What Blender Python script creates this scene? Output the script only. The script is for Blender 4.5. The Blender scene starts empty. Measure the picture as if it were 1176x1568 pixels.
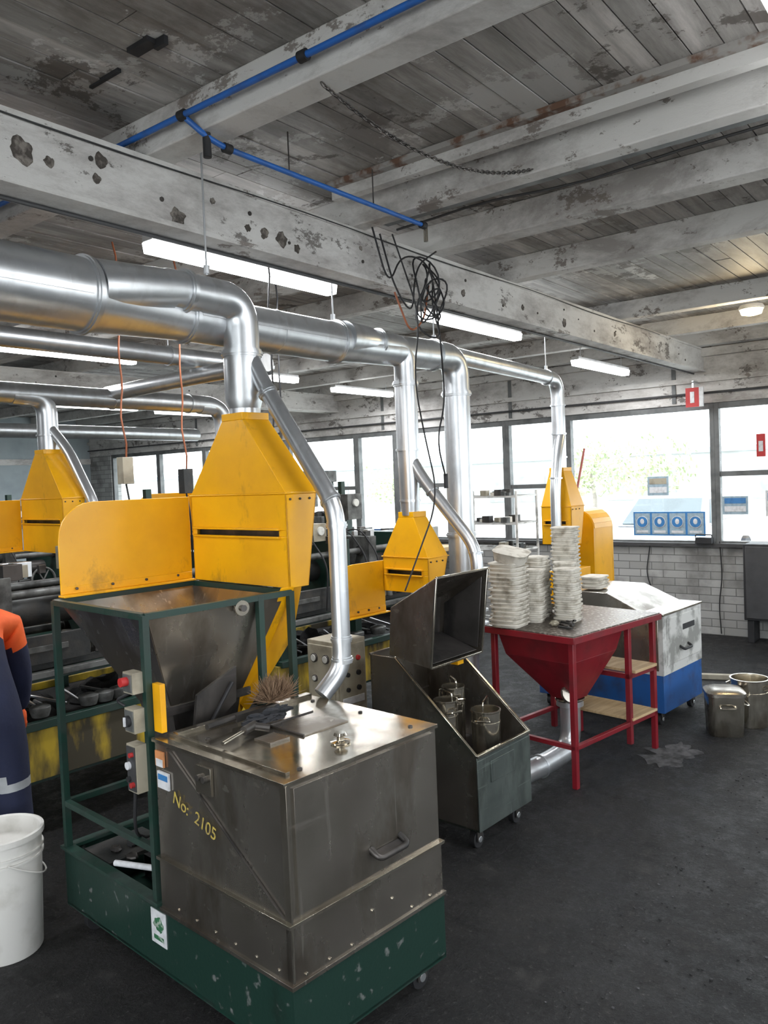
import bpy, bmesh, math, random
from mathutils import Vector, Matrix, noise
random.seed(7)
C = bpy.context
# ---------------------------------------------------------------- materials
def newmat(name):
    m = bpy.data.materials.new(name); m.use_nodes = True
    nt = m.node_tree; b = nt.nodes['Principled BSDF']
    return m, nt, b
def N(nt, t, **kw):
    n = nt.nodes.new(t)
    for k, v in kw.items(): setattr(n, k, v)
    return n
def ramp(nt, fac, stops):
    r = N(nt, 'ShaderNodeValToRGB'); e = r.color_ramp.elements
    while len(e) < len(stops): e.new(0.5)
    for i, (p, c) in enumerate(stops):
        e[i].position = p; e[i].color = (c[0], c[1], c[2], 1) if hasattr(c, '__len__') else (c, c, c, 1)
    nt.links.new(fac, r.inputs['Fac']); return r.outputs['Color']
def noisef(nt, scale, detail=6, vec=None, rough=0.55, dist=0):
    n = N(nt, 'ShaderNodeTexNoise'); n.inputs['Scale'].default_value = scale
    n.inputs['Detail'].default_value = detail; n.inputs['Roughness'].default_value = rough
    n.inputs['Distortion'].default_value = dist
    if vec is None:
        tc = N(nt, 'ShaderNodeTexCoord'); vec = tc.outputs['Object']
    nt.links.new(vec, n.inputs['Vector']); return n.outputs['Fac']
def mapped(nt, sc, rot=(0, 0, 0), loc=(0, 0, 0)):
    tc = N(nt, 'ShaderNodeTexCoord'); mp = N(nt, 'ShaderNodeMapping')
    mp.inputs['Scale'].default_value = sc; mp.inputs['Rotation'].default_value = rot; mp.inputs['Location'].default_value = loc
    nt.links.new(tc.outputs['Object'], mp.inputs['Vector']); return mp.outputs['Vector']
def mix(nt, f, a, b, mode='MIX'):
    m = N(nt, 'ShaderNodeMix'); m.data_type = 'RGBA'; m.blend_type = mode
    if isinstance(f, float): m.inputs[0].default_value = f
    else: nt.links.new(f, m.inputs[0])
    for v, i in ((a, 6), (b, 7)):
        if hasattr(v, 'type') and not isinstance(v, tuple): nt.links.new(v, m.inputs[i])
        else: m.inputs[i].default_value = (v[0], v[1], v[2], 1)
    return m.outputs[2]
def bump(nt, b, h, s, d=0.01):
    n = N(nt, 'ShaderNodeBump'); n.inputs['Strength'].default_value = s; n.inputs['Distance'].default_value = d
    nt.links.new(h, n.inputs['Height']); nt.links.new(n.outputs['Normal'], b.inputs['Normal'])
def pmat(name, c1, c2=None, scale=6, thr=(0.45, 0.7), rough=0.5, rough2=None, metal=0.0, bmp=0.0, bs=80, stretch=None, smudge=None):
    m, nt, b = newmat(name)
    c2 = c2 or tuple(x * 0.75 for x in c1)
    v = mapped(nt, stretch) if stretch else None
    f = noisef(nt, scale, 8, v)
    c = ramp(nt, f, [(thr[0], c1), (thr[1], c2)])
    if smudge: c = mix(nt, ramp(nt, noisef(nt, 5, 10, mapped(nt, (1, 1, .55), (0, 0, 0), (3, 1, 4)), .7), [(0.57, 0.0), (0.70, .75)]), c, smudge)
    nt.links.new(c, b.inputs['Base Color'])
    r2 = rough2 if rough2 is not None else min(1, rough + 0.15)
    nt.links.new(ramp(nt, f, [(thr[0], rough), (thr[1], r2)]), b.inputs['Roughness'])
    b.inputs['Metallic'].default_value = metal
    if bmp: bump(nt, b, noisef(nt, bs, 4), bmp)
    return m
def steelmat(name, c1, c2, dark, s=3.0, r=(0.25, 0.5), metal=0.9, bm=0.06, scr=0.5, mid=.5, f2r=.55):
    m, nt, b = newmat(name)
    f1 = noisef(nt, s, 8, rough=0.55, dist=0.1); f2 = noisef(nt, s * 1.7, 7, mapped(nt, (1, 1, 0.45), (0, .5, 0), (5, 2, 1)), f2r)
    f3 = noisef(nt, s * 14, 3, mapped(nt, (1, 1, 0.05), (.5, .3, .2)), 0.5); f4 = noisef(nt, s * 11, 3, mapped(nt, (.05, .6, 1), (.1, .4, .6)), 0.5)
    base = mix(nt, ramp(nt, f1, [(mid - .14, 0.0), (mid + .14, 1.0)]), c1, c2)
    col = mix(nt, ramp(nt, f2, [(0.50, 0.0), (0.64, 0.75)]), base, dark)
    lt = tuple(min(1, x * 1.35) for x in c1)
    col = mix(nt, ramp(nt, f3, [(0.67, 0.0), (0.71, scr)]), col, lt)
    col = mix(nt, ramp(nt, f4, [(0.67, 0.0), (0.71, scr)]), col, lt)
    nt.links.new(col, b.inputs['Base Color'])
    nt.links.new(ramp(nt, f2, [(0.35, r[0]), (0.7, r[1])]), b.inputs['Roughness'])
    b.inputs['Metallic'].default_value = metal
    bump(nt, b, noisef(nt, 4, 2), bm, 0.02)
    return m
M = {}
M['galv'] = steelmat('galvanised_steel', (0.62, 0.64, 0.66), (0.55, 0.57, 0.59), (0.48, 0.49, 0.50), 7, (0.29, 0.38), 0.85, 0.03, .15)
M['steel'] = steelmat('soiled_stainless', (0.43, 0.40, 0.355), (0.30, 0.27, 0.235), (0.14, 0.115, 0.09), 2.4, (0.18, 0.38), 0.92, .16, .5)
M['steeltop'] = steelmat('polished_stainless', (0.60, 0.56, 0.48), (0.44, 0.40, 0.33), (0.25, 0.21, 0.16), 4, (0.11, 0.26), 0.95, .08, .3)
M['steeldark'] = steelmat('blackened_steel', (0.11, 0.10, 0.095), (0.06, 0.056, 0.052), (0.03, 0.03, 0.03), 4, (0.35, 0.6), 0.7, .05, .2)
M['greysteel'] = steelmat('grey_green_steel', (0.12, 0.14, 0.13), (0.075, 0.09, 0.085), (0.05, 0.06, 0.055), 6, (0.35, 0.55), 0.5, .05, .6)
M['yellow'] = pmat('yellow_paint', (0.80, 0.395, 0.004), (0.64, 0.30, 0.005), 2.8, (0.42, 0.78), 0.28, 0.42, smudge=(.28, .16, .02))
M['yellowdirty'] = pmat('stained_yellow_paint', (0.46, 0.32, 0.02), (0.045, 0.038, 0.022), 5, (0.42, 0.56), 0.55, 0.8, stretch=(1, 1, 0.3))
M['green'] = pmat('dark_green_paint', (0.009, 0.034, 0.025), (0.022, 0.032, 0.028), 9, (0.45, 0.72), 0.4, 0.7)
M['greenworn'] = pmat('worn_green_paint', (0.010, 0.030, 0.023), (0.11, 0.12, 0.115), 22, (0.61, 0.68), 0.33, 0.5, bmp=0.05, smudge=(.007, .014, .011))
M['red'] = pmat('red_paint', (0.19, 0.008, 0.015), (0.11, 0.009, 0.013), 6, (0.45, 0.75), 0.38, 0.6)
M['redbright'] = pmat('bright_red', (0.42, 0.02, 0.02), None, 6)
M['redrust'] = pmat('faded_red_pole', (0.22, 0.05, 0.04), None, 6, rough=.7)
M['blue'] = pmat('blue_paint', (0.018, 0.09, 0.29), (0.03, 0.055, 0.14), 7, (0.48, 0.7), 0.4)
M['bluepipe'] = pmat('blue_air_pipe', (0.015, 0.11, 0.40), (0.03, 0.08, 0.22), 12, (0.5, 0.75), 0.4)
M['white'] = pmat('dirty_white_paint', (0.56, 0.56, 0.54), (0.24, 0.24, 0.225), 5, (0.48, 0.58), 0.4)
M['plastic'] = pmat('white_bucket_plastic', (0.62, 0.61, 0.58), (0.45, 0.44, 0.40), 8, (0.52, 0.75), 0.4)
M['black'] = pmat('black_rubber', (0.014, 0.014, 0.016), None, 8, rough=0.6)
M['iron'] = pmat('grimy_cast_iron', (0.026, 0.028, 0.028), (0.065, 0.06, 0.054), 9, (0.45, 0.7), 0.5, 0.75, metal=0.3, bmp=0.2, bs=40)
M['ironlight'] = pmat('grey_machine_iron', (0.15, 0.155, 0.15), (0.05, 0.05, 0.048), 9, (0.42, 0.65), 0.45, 0.7, metal=0.4, bmp=0.1, bs=40)
M['sand'] = pmat('black_core_sand', (0.013, 0.013, 0.014), (0.027, 0.027, 0.027), 30, rough=0.9, bmp=0.6, bs=200)
M['beige'] = pmat('beige_enamel', (0.33, 0.30, 0.23), (0.18, 0.16, 0.12), 7, (0.48, 0.7), 0.5)
M['ply'] = pmat('plywood', (0.46, 0.33, 0.18), (0.33, 0.23, 0.12), 5, (0.4, 0.7), 0.7, stretch=(1, 9, 1))
M['cream'] = pmat('cream_mould_trays', (0.57, 0.54, 0.475), (0.26, 0.23, 0.18), 15, (0.48, 0.70), 0.75)
M['bristle'] = pmat('brown_bristle', (0.18, 0.11, 0.065), (0.28, 0.19, 0.12), 20, rough=0.8)
M['rag'] = pmat('dark_rag', (0.016, 0.018, 0.022), (0.035, 0.035, 0.04), 15, rough=0.9)
M['navy'] = pmat('navy_workwear', (0.009, 0.013, 0.04), (0.016, 0.021, 0.053), 12, rough=0.85, bmp=0.4, bs=22)
M['orange'] = pmat('hi_vis_orange', (0.85, 0.13, 0.02), (0.65, 0.09, 0.02), 6, rough=0.7, bmp=0.2, bs=30)
M['reflective'] = pmat('reflective_tape', (0.5, 0.52, 0.54), None, 9, rough=0.3, metal=0.3)
M['skin'] = pmat('skin', (0.55, 0.32, 0.22), (0.48, 0.26, 0.18), 9, rough=0.5)
M['alu'] = pmat('window_frame_paint', (0.12, 0.125, 0.125), (0.07, 0.075, 0.075), 8, rough=0.5)
M['frameblk'] = pmat('dark_trim', (0.045, 0.045, 0.047), None, 8, rough=0.5)
M['label'] = pmat('white_label', (0.6, 0.61, 0.63), None, 30, rough=0.4)
M['labelgreen'] = pmat('green_label_print', (0.03, 0.13, 0.06), (.3, .35, .3), 60, (.5, .6), rough=0.4)
M['labelorange'] = pmat('warning_label', (0.55, 0.23, 0.09), None, 30, rough=0.4)
M['signblue'] = pmat('safety_sign_blue', (0.04, 0.18, 0.42), None, 30, rough=0.4)
M['signpale'] = pmat('pale_poster', (0.28, 0.37, 0.43), None, 30, rough=0.5)
M['chalk'] = pmat('yellow_chalk', (0.45, 0.34, 0.06), (0.25, .19, .07), 60, (.45, .6), rough=0.8)
M['cableorange'] = pmat('orange_cable', (0.27, 0.08, 0.03), None, 20, rough=0.5)
M['fitting'] = pmat('lamp_fitting_enamel', (0.6, 0.6, 0.6), None, 10, rough=0.4)
M['gauge'] = pmat('dial_face', (0.55, 0.55, 0.51), None, 40, rough=0.3)
M['concreteout'] = pmat('outdoor_concrete', (0.55, 0.55, 0.53), (0.42, 0.42, 0.40), 2, rough=0.9)
M['leaf'] = pmat('foliage', (0.31, 0.36, 0.21), (0.24, 0.30, 0.16), 3, rough=0.6)
M['bark'] = pmat('bark', (0.3, 0.27, 0.24), None, 9, rough=0.9)
M['carwhite'] = pmat('white_car_paint', (0.62, 0.64, 0.67), (0.59, 0.61, 0.64), 2, rough=0.2)
M['carglass'] = pmat('tinted_glass', (0.08, 0.10, 0.11), None, 2, rough=0.2)
M['outwall'] = pmat('pale_render_wall', (0.42, 0.42, 0.41), (0.36, 0.36, 0.35), 1, rough=0.9)
M['outglass'] = pmat('distant_window_band', (0.24, 0.26, 0.27), None, 2, rough=0.5)
M['wallpaint'] = pmat('blue_grey_wall_paint', (0.33, 0.38, 0.40), (0.24, 0.28, 0.30), 2, (0.45, 0.75), 0.8)
M['rust'] = pmat('rusty_edge', (0.13, 0.07, 0.045), (0.30, 0.285, 0.27), 9, (0.42, 0.52), 0.8)
M['spall'] = pmat('spalled_concrete', (0.06, 0.052, 0.045), (0.20, 0.18, 0.16), 30, (0.45, 0.6), 0.9, bmp=.8, bs=60)
M['powder'] = pmat('spilled_grey_powder', (0.09, 0.09, 0.095), (0.025, 0.025, 0.027), 14, (0.4, 0.6), 0.9)
def emis(name, c, s):
    m, nt, b = newmat(name); b.inputs['Base Color'].default_value = (*c, 1)
    b.inputs['Emission Color'].default_value = (*c, 1); b.inputs['Emission Strength'].default_value = s
    return m
M['tube'] = emis('fluorescent_tube_glow', (0.97, 0.99, 1.0), 10)
M['bulb'] = emis('warm_lamp_glow', (1.0, 0.84, 0.5), 9)
m, nt, b = newmat('tread_plate'); M['tread'] = m
v = N(nt, 'ShaderNodeTexVoronoi'); v.inputs['Scale'].default_value = 38
tc = N(nt, 'ShaderNodeTexCoord'); nt.links.new(tc.outputs['Object'], v.inputs['Vector'])
nt.links.new(ramp(nt, v.outputs['Distance'], [(0.15, (0.40, 0.37, 0.33)), (0.45, (0.12, 0.10, 0.085))]), b.inputs['Base Color'])
b.inputs['Metallic'].default_value = 0.6; b.inputs['Roughness'].default_value = 0.42
bump(nt, b, ramp(nt, v.outputs['Distance'], [(0.2, 1.0), (0.4, 0.0)]), 0.5, 0.004)
# boards
m, nt, b = newmat('weathered_ceiling_boards'); M['board'] = m
geo = N(nt, 'ShaderNodeNewGeometry')
f1 = noisef(nt, 1.0, 10, mapped(nt, (0.6, 1.3, 1)), 0.70, 0.3); f2 = noisef(nt, 6, 9, mapped(nt, (0.35, 3, 1)), 0.7)
c = mix(nt, ramp(nt, f2, [(0.36, 0.0), (0.66, 1.0)]), (0.49, 0.465, 0.44), (0.24, 0.225, 0.21))
c = mix(nt, ramp(nt, f1, [(0.48, 0.0), (0.62, 0.85)]), c, (0.125, 0.11, 0.097))
f3 = noisef(nt, 1.7, 13, None, 0.76, 0.2)
c = mix(nt, ramp(nt, f3, [(0.56, 0.0), (0.575, 0.85)]), c, (0.54, 0.53, 0.51))
f4 = noisef(nt, 2.3, 13, mapped(nt, (1.2, 1, 2.2)), 0.76, 0.2)
c = mix(nt, ramp(nt, f4, [(0.57, 0.0), (0.59, 0.8)]), c, (0.08, 0.066, 0.055))
rnd = ramp(nt, geo.outputs['Random Per Island'], [(0.0, 0.66), (1.0, 1.12)])
c = mix(nt, 1.0, c, rnd, 'MULTIPLY')
nt.links.new(c, b.inputs['Base Color']); b.inputs['Roughness'].default_value = 0.6
bump(nt, b, f2, 0.3)
def beamm(name, base, stain, spot, lo=0.44):
    m, nt, b = newmat(name)
    f1 = noisef(nt, 1.8, 12, mapped(nt, (0.6, 0.7, 1.4)), 0.75, 0.2); f2 = noisef(nt, 4.5, 13, mapped(nt, (.6, .7, 1.2)), 0.78)
    c = mix(nt, ramp(nt, f1, [(lo, 0.0), (lo + .16, 0.85)]), base, stain)
    c = mix(nt, ramp(nt, f2, [(0.565, 0.0), (0.585, 0.85)]), c, spot)
    nt.links.new(c, b.inputs['Base Color']); b.inputs['Roughness'].default_value = 0.7
    bump(nt, b, f2, 0.6, 0.012)
    return m
M['beam'] = beamm('peeling_white_beam', (0.57, 0.56, 0.54), (0.27, 0.25, 0.235), (0.10, 0.087, 0.078), .45)
M['joist'] = beamm('peeling_joist_paint', (0.57, 0.56, 0.54), (0.27, 0.25, 0.235), (0.14, 0.115, 0.098), .46)
def brickm(name, swap):
    m, nt, b = newmat(name)
    tc = N(nt, 'ShaderNodeTexCoord'); s = N(nt, 'ShaderNodeSeparateXYZ'); cb = N(nt, 'ShaderNodeCombineXYZ')
    nt.links.new(tc.outputs['Object'], s.inputs[0])
    nt.links.new(s.outputs['Y' if swap else 'X'], cb.inputs['X']); nt.links.new(s.outputs['Z'], cb.inputs['Y'])
    br = N(nt, 'ShaderNodeTexBrick'); br.inputs['Scale'].default_value = 1.0
    br.inputs['Brick Width'].default_value = 0.24; br.inputs['Row Height'].default_value = 0.08
    br.inputs['Mortar Size'].default_value = 0.005; br.inputs['Mortar Smooth'].default_value = 0.4
    br.inputs['Color1'].default_value = (0.40, 0.40, 0.39, 1); br.inputs['Color2'].default_value = (0.27, 0.27, 0.26, 1)
    br.inputs['Mortar'].default_value = (0.15, 0.15, 0.145, 1)
    nt.links.new(cb.outputs[0], br.inputs['Vector'])
    f = noisef(nt, 3, 8)
    c = mix(nt, ramp(nt, f, [(0.48, 0.0), (0.68, 0.8)]), br.outputs['Color'], (0.12, 0.115, 0.11))
    nt.links.new(c, b.inputs['Base Color']); b.inputs['Roughness'].default_value = 0.75
    bump(nt, b, ramp(nt, br.outputs['Fac'], [(0, 1.0), (1, 0.0)]), 0.6, 0.006)
    return m
M['brickY'] = brickm('painted_brick_a', True); M['brickX'] = brickm('painted_brick_b', False)
m, nt, b = newmat('black_sand_floor'); M['floor'] = m
f1 = noisef(nt, 0.9, 12, None, 0.74, 0.3); f2 = noisef(nt, 55, 5, None, .75); f3 = noisef(nt, 5, 13, None, 0.8); f5 = noisef(nt, 11, 10, mapped(nt, (1, .4, 1), (0, 0, .6)), .78)
c = mix(nt, ramp(nt, f1, [(0.42, 0.0), (0.58, 1.0)]), (0.005, 0.005, 0.006), (0.019, 0.018, 0.018))
c = mix(nt, ramp(nt, f3, [(0.54, 0.0), (0.62, 0.8)]), c, (0.052, 0.050, 0.048))
c = mix(nt, ramp(nt, f5, [(0.54, 0.0), (0.60, 0.9)]), c, (0.002, 0.002, 0.002))
c = mix(nt, ramp(nt, f2, [(0.58, 0.0), (0.66, 0.75)]), c, (0.11, 0.105, 0.10))
nt.links.new(c, b.inputs['Base Color'])
nt.links.new(ramp(nt, f3, [(0.40, 0.36), (0.6, 0.8)]), b.inputs['Roughness'])
b.inputs['Specular IOR Level'].default_value = 0.35
mx = N(nt, 'ShaderNodeMath', operation='ADD'); nt.links.new(f2, mx.inputs[0]); nt.links.new(f3, mx.inputs[1])
bump(nt, b, mx.outputs[0], 1.0, 0.03)
m = bpy.data.materials.new('window_glass'); m.use_nodes = True; nt = m.node_tree; nt.nodes.clear(); M['glass'] = m
o = N(nt, 'ShaderNodeOutputMaterial'); t = N(nt, 'ShaderNodeBsdfTransparent'); g = N(nt, 'ShaderNodeBsdfGlossy')
g.inputs['Roughness'].default_value = 0.03; t.inputs['Color'].default_value = (0.97, 0.99, 0.99, 1)
mxs = N(nt, 'ShaderNodeMixShader'); mxs.inputs[0].default_value = 0.05
nt.links.new(t.outputs[0], mxs.inputs[1]); nt.links.new(g.outputs[0], mxs.inputs[2]); nt.links.new(mxs.outputs[0], o.inputs['Surface'])

# ---------------------------------------------------------------- mesh builder
def fillet(pts, rad, n=7):
    pts = [Vector(p) for p in pts]; out = [pts[0]]
    for i in range(1, len(pts) - 1):
        a, p, c = pts[i - 1], pts[i], pts[i + 1]
        d1 = (a - p); d2 = (c - p); l = min(rad, d1.length * 0.49, d2.length * 0.49)
        p1 = p + d1.normalized() * l; p2 = p + d2.normalized() * l
        for k in range(n + 1):
            t = k / n; out.append((1 - t) ** 2 * p1 + 2 * t * (1 - t) * p + t * t * p2)
    out.append(pts[-1]); return out
def rrect(cx, cy, w, d, r, z, n=4, rot=0.0):
    out = []
    for (sx, sy, a0) in ((1, 1, 0), (-1, 1, 90), (-1, -1, 180), (1, -1, 270)):
        for k in range(n + 1):
            a = math.radians(a0 + 90 * k / n)
            x = sx * (w / 2 - r) + r * math.cos(a); y = sy * (d / 2 - r) + r * math.sin(a)
            out.append((cx + x * math.cos(rot) - y * math.sin(rot), cy + x * math.sin(rot) + y * math.cos(rot), z))
    return out
class B:
    def __init__(s, name, loc=(0, 0, 0), rz=0.0):
        s.name = name; s.loc = loc; s.rz = math.radians(rz); s.bm = bmesh.new(); s.mats = []
    def mi(s, m):
        m = M[m] if isinstance(m, str) else m
        if m not in s.mats: s.mats.append(m)
        return s.mats.index(m)
    def geo(s, vs, fs, m):
        i = s.mi(m); bv = [s.bm.verts.new(v) for v in vs]
        for f in fs:
            try: fc = s.bm.faces.new([bv[k] for k in f]); fc.material_index = i; fc.smooth = True
            except ValueError: pass
    def hexa(s, b, t, m):
        s.geo(list(b) + list(t), [(3, 2, 1, 0), (4, 5, 6, 7), (0, 1, 5, 4), (1, 2, 6, 5), (2, 3, 7, 6), (3, 0, 4, 7)], m)
    def box(s, x0, x1, y0, y1, z0, z1, m):
        s.hexa([(x0, y0, z0), (x1, y0, z0), (x1, y1, z0), (x0, y1, z0)], [(x0, y0, z1), (x1, y0, z1), (x1, y1, z1), (x0, y1, z1)], m)
    def plate(s, pts, th, m):
        pts = [Vector(p) for p in pts]; n = Vector((0, 0, 0))
        for i in range(len(pts)):
            a, b2 = pts[i], pts[(i + 1) % len(pts)]
            n += Vector(((a.y - b2.y) * (a.z + b2.z), (a.z - b2.z) * (a.x + b2.x), (a.x - b2.x) * (a.y + b2.y)))
        n.normalize(); k = len(pts)
        vs = [p - n * th / 2 for p in pts] + [p + n * th / 2 for p in pts]
        fs = [tuple(range(k - 1, -1, -1)), tuple(range(k, 2 * k))] + [(i, (i + 1) % k, k + (i + 1) % k, k + i) for i in range(k)]
        s.geo(vs, fs, m)
    def bar(s, p0, p1, w, m, h=None):
        p0 = Vector(p0); p1 = Vector(p1); h = h or w; d = (p1 - p0).normalized()
        u = Vector((0, 0, 1)) if abs(d.z) < 0.9 else Vector((1, 0, 0))
        a = d.cross(u).normalized() * w / 2; c = a.cross(d).normalized() * h / 2
        s.hexa([p0 - a - c, p0 + a - c, p0 + a + c, p0 - a + c], [p1 - a - c, p1 + a - c, p1 + a + c, p1 - a + c], m)
    def tube(s, path, r, m, seg=20, caps=True):
        path = [Vector(p) for p in path]; rr = [r] * len(path) if not hasattr(r, '__len__') else list(r)
        rings = []; ref = None
        for i, p in enumerate(path):
            if i == 0: t = path[1] - p
            elif i == len(path) - 1: t = p - path[i - 1]
            else: t = (path[i + 1] - p).normalized() + (p - path[i - 1]).normalized()
            if t.length < 1e-9: t = Vector((0, 0, 1))
            t.normalize()
            if ref is None: ref = t.orthogonal().normalized()
            ref = (ref - t * ref.dot(t)).normalized(); b2 = t.cross(ref)
            rings.append([p + (ref * math.cos(2 * math.pi * k / seg) + b2 * math.sin(2 * math.pi * k / seg)) * rr[i] for k in range(seg)])
        s.loft(rings, m, caps, caps)
    def loft(s, rings, m, c0=True, c1=True):
        n = len(rings[0]); vs = [v for r in rings for v in r]; fs = []
        for i in range(len(rings) - 1):
            for k in range(n):
                fs.append((i * n + k, i * n + (k + 1) % n, (i + 1) * n + (k + 1) % n, (i + 1) * n + k))
        if c0: fs.append(tuple(range(n - 1, -1, -1)))
        if c1: fs.append(tuple(range((len(rings) - 1) * n, len(rings) * n)))
        s.geo(vs, fs, m)
    def cyl(s, p0, p1, r0, m, r1=None, seg=20):
        s.tube([p0, p1], [r0, r0 if r1 is None else r1], m, seg)
    def ring(s, p, d, r, w, m, seg=24):
        p = Vector(p); d = Vector(d).normalized(); s.cyl(p - d * w / 2, p + d * w / 2, r, m, seg=seg)
    def lathe(s, prof, c, m, seg=28):
        s.loft([[(c[0] + r * math.cos(2 * math.pi * k / seg), c[1] + r * math.sin(2 * math.pi * k / seg), c[2] + z) for k in range(seg)] for r, z in prof], m, True, True)
    def blob(s, c, rx, ry, rz, m, nz=0.0, u=14, v=9, seed=0):
        rings = []
        for i in range(1, v):
            ph = math.pi * i / v; rg = []
            for k in range(u):
                th = 2 * math.pi * k / u; d = Vector((math.sin(ph) * math.cos(th), math.sin(ph) * math.sin(th), -math.cos(ph)))
                q = 1 + nz * noise.noise(d * 2 + Vector((seed, seed, seed)))
                rg.append((c[0] + d.x * rx * q, c[1] + d.y * ry * q, c[2] + d.z * rz * q))
            rings.append(rg)
        s.loft(rings, m)
    def caster(s, x, y, r=0.04, m='black'):
        s.box(x - 0.03, x + 0.03, y - 0.03, y + 0.03, 2 * r + 0.012, 2 * r + 0.02, 'galv')
        s.box(x - 0.022, x + 0.022, y - 0.024, y - 0.019, r * 0.8, 2 * r + 0.014, 'steeldark')
        s.box(x - 0.022, x + 0.022, y + 0.019, y + 0.024, r * 0.8, 2 * r + 0.014, 'steeldark')
        s.cyl((x, y - 0.016, r), (x, y + 0.016, r), r, m); s.cyl((x, y - 0.026, r), (x, y + 0.026, r), r * 0.35, 'galv')
    def done(s, bevel=0.0, parent=None):
        bmesh.ops.recalc_face_normals(s.bm, faces=s.bm.faces)
        me = bpy.data.meshes.new(s.name); s.bm.to_mesh(me); s.bm.free()
        for m in s.mats: me.materials.append(m)
        me.set_sharp_from_angle(angle=math.radians(35))
        o = bpy.data.objects.new(s.name, me); C.collection.objects.link(o)
        o.location = s.loc; o.rotation_euler = (0, 0, s.rz)
        if bevel:
            bv = o.modifiers.new('bevel', 'BEVEL'); bv.width = bevel; bv.segments = 2; bv.limit_method = 'ANGLE'; bv.angle_limit = math.radians(40)
        if parent: o.parent = parent
        return o
def text(body, size, mtx, mat, parent, name):
    cu = bpy.data.curves.new(name, 'FONT'); cu.body = body; cu.size = size; cu.extrude = 0.0006
    cu.materials.append(M[mat]); o = bpy.data.objects.new(name, cu); C.collection.objects.link(o)
    o.parent = parent; o.matrix_local = mtx; return o

# ---------------------------------------------------------------- room shell
X0, X1, Y0, Y1, H = -3.0, 8.4, -4.0, 13.4, 3.02
b = B('floor'); b.box(X0 - 0.2, X1 + 0.2, Y0 - 0.2, Y1 + 0.2, -0.1, 0, 'floor'); b.done()
b = B('ceiling'); b.box(X0 - 0.2, X1 + 0.2, Y0 - 0.2, Y1 + 0.2, H + 0.03, H + 0.1, 'frameblk')
y = Y0
while y < Y1:
    x = X0 - random.random() * 2
    while x < X1:
        L = random.uniform(2.2, 4.5); xe = min(x + L, X1); xs = max(x, X0)
        if xe - xs > 0.05:
            dz = random.uniform(0, 0.006)
            b.box(xs + 0.002, xe - 0.002, y, y + 0.095, H + dz, H + 0.03, 'board')
        x += L
    y += 0.10
b.box(1.50, 1.54, 1.98, 2.08, H - .010, H + .01, 'black'); b.box(1.55, 1.562, 2.2, 2.36, H - .006, H + .01, 'black'); b.box(1.53, 1.545, 1.94, 1.99, H - .02, H + .01, 'black')
b.done()
b = B('wall_window_side')
b.box(X1, X1 + 0.2, Y0, Y1, 0, 0.90, 'brickY'); b.box(X1, X1 + 0.2, Y0, Y1, 2.34, H + 0.05, 'beam')
b.box(X1 - 0.04, X1, Y0, Y1, 2.55, 2.60, 'joist'); b.box(X1 - 0.08, X1, Y0, Y1, 2.80, 2.88, 'beam')
b.box(X1, X1 + 0.2, Y0, -2.0, 0.9, 2.34, 'brickY'); b.box(X1, X1 + 0.2, 12.75, Y1, 0.9, 2.34, 'brickY')
b.box(X1 - 0.05, X1 + 0.02, Y0, Y1, 0.895, 0.93, 'frameblk')
for k in range(9): b.box(X1 - .012, X1, -3 + k * 1.9, -2.96 + k * 1.9, 2.36, 2.86, 'alu')
b.tube([(X1 - .03, Y0, 2.44), (X1 - .03, Y1, 2.44)], .012, 'frameblk', 8)
b.done()
b = B('wall_left'); b.box(X0, X1, Y1, Y1 + 0.2, 0, H + 0.05, 'wallpaint'); b.box(X0, X1, Y1 - 0.02, Y1, 2.2, 2.3, 'joist'); b.done()
b = B('wall_right'); b.box(X0, X1, Y0 - 0.2, Y0, 0, 0.9, 'brickX'); b.box(X0, X1, Y0 - 0.2, Y0, 2.4, H + 0.05, 'brickX')
for xx in (-3, 0.2, 3.4, 6.6): b.box(xx, xx + 0.6, Y0 - 0.2, Y0, 0.9, 2.4, 'brickX')
b.done()
b = B('wall_back'); b.box(X0 - 0.2, X0, Y0, -2.2, 0, H, 'brickY'); b.box(X0 - 0.2, X0, 2.2, Y1, 0, H, 'brickY'); b.box(X0 - 0.2, X0, -2.2, 2.2, 2.6, H, 'brickY'); b.done()
edges = [-2.0, -0.2, 0.75, 2.34, 3.93, 4.71, 5.44, 6.35, 7.02, 8.33, 10.2, 11.4, 12.75]
trans = {1: 1.6, 2: 1.62, 4: 1.55, 6: 1.6, 8: 1.6}
for i in range(len(edges) - 1):
    ya, yb = edges[i], edges[i + 1]; b = B('window_%d' % (i + 1)); w = 0.045
    b.box(X1 + 0.02, X1 + 0.1, ya, ya + w, 0.9, 2.34, 'alu'); b.box(X1 + 0.02, X1 + 0.1, yb - w, yb, 0.9, 2.34, 'alu')
    b.box(X1 + 0.02, X1 + 0.1, ya + w, yb - w, 0.9, 0.95, 'alu'); b.box(X1 + 0.02, X1 + 0.1, ya + w, yb - w, 2.28, 2.34, 'alu')
    if i in trans: b.box(X1 + 0.03, X1 + 0.09, ya + w, yb - w, trans[i] - 0.02, trans[i] + 0.03, 'alu')
    b.box(X1 + 0.055, X1 + 0.06, ya + w, yb - w, 0.95, 2.28, 'glass'); b.done(0.003)
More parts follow.
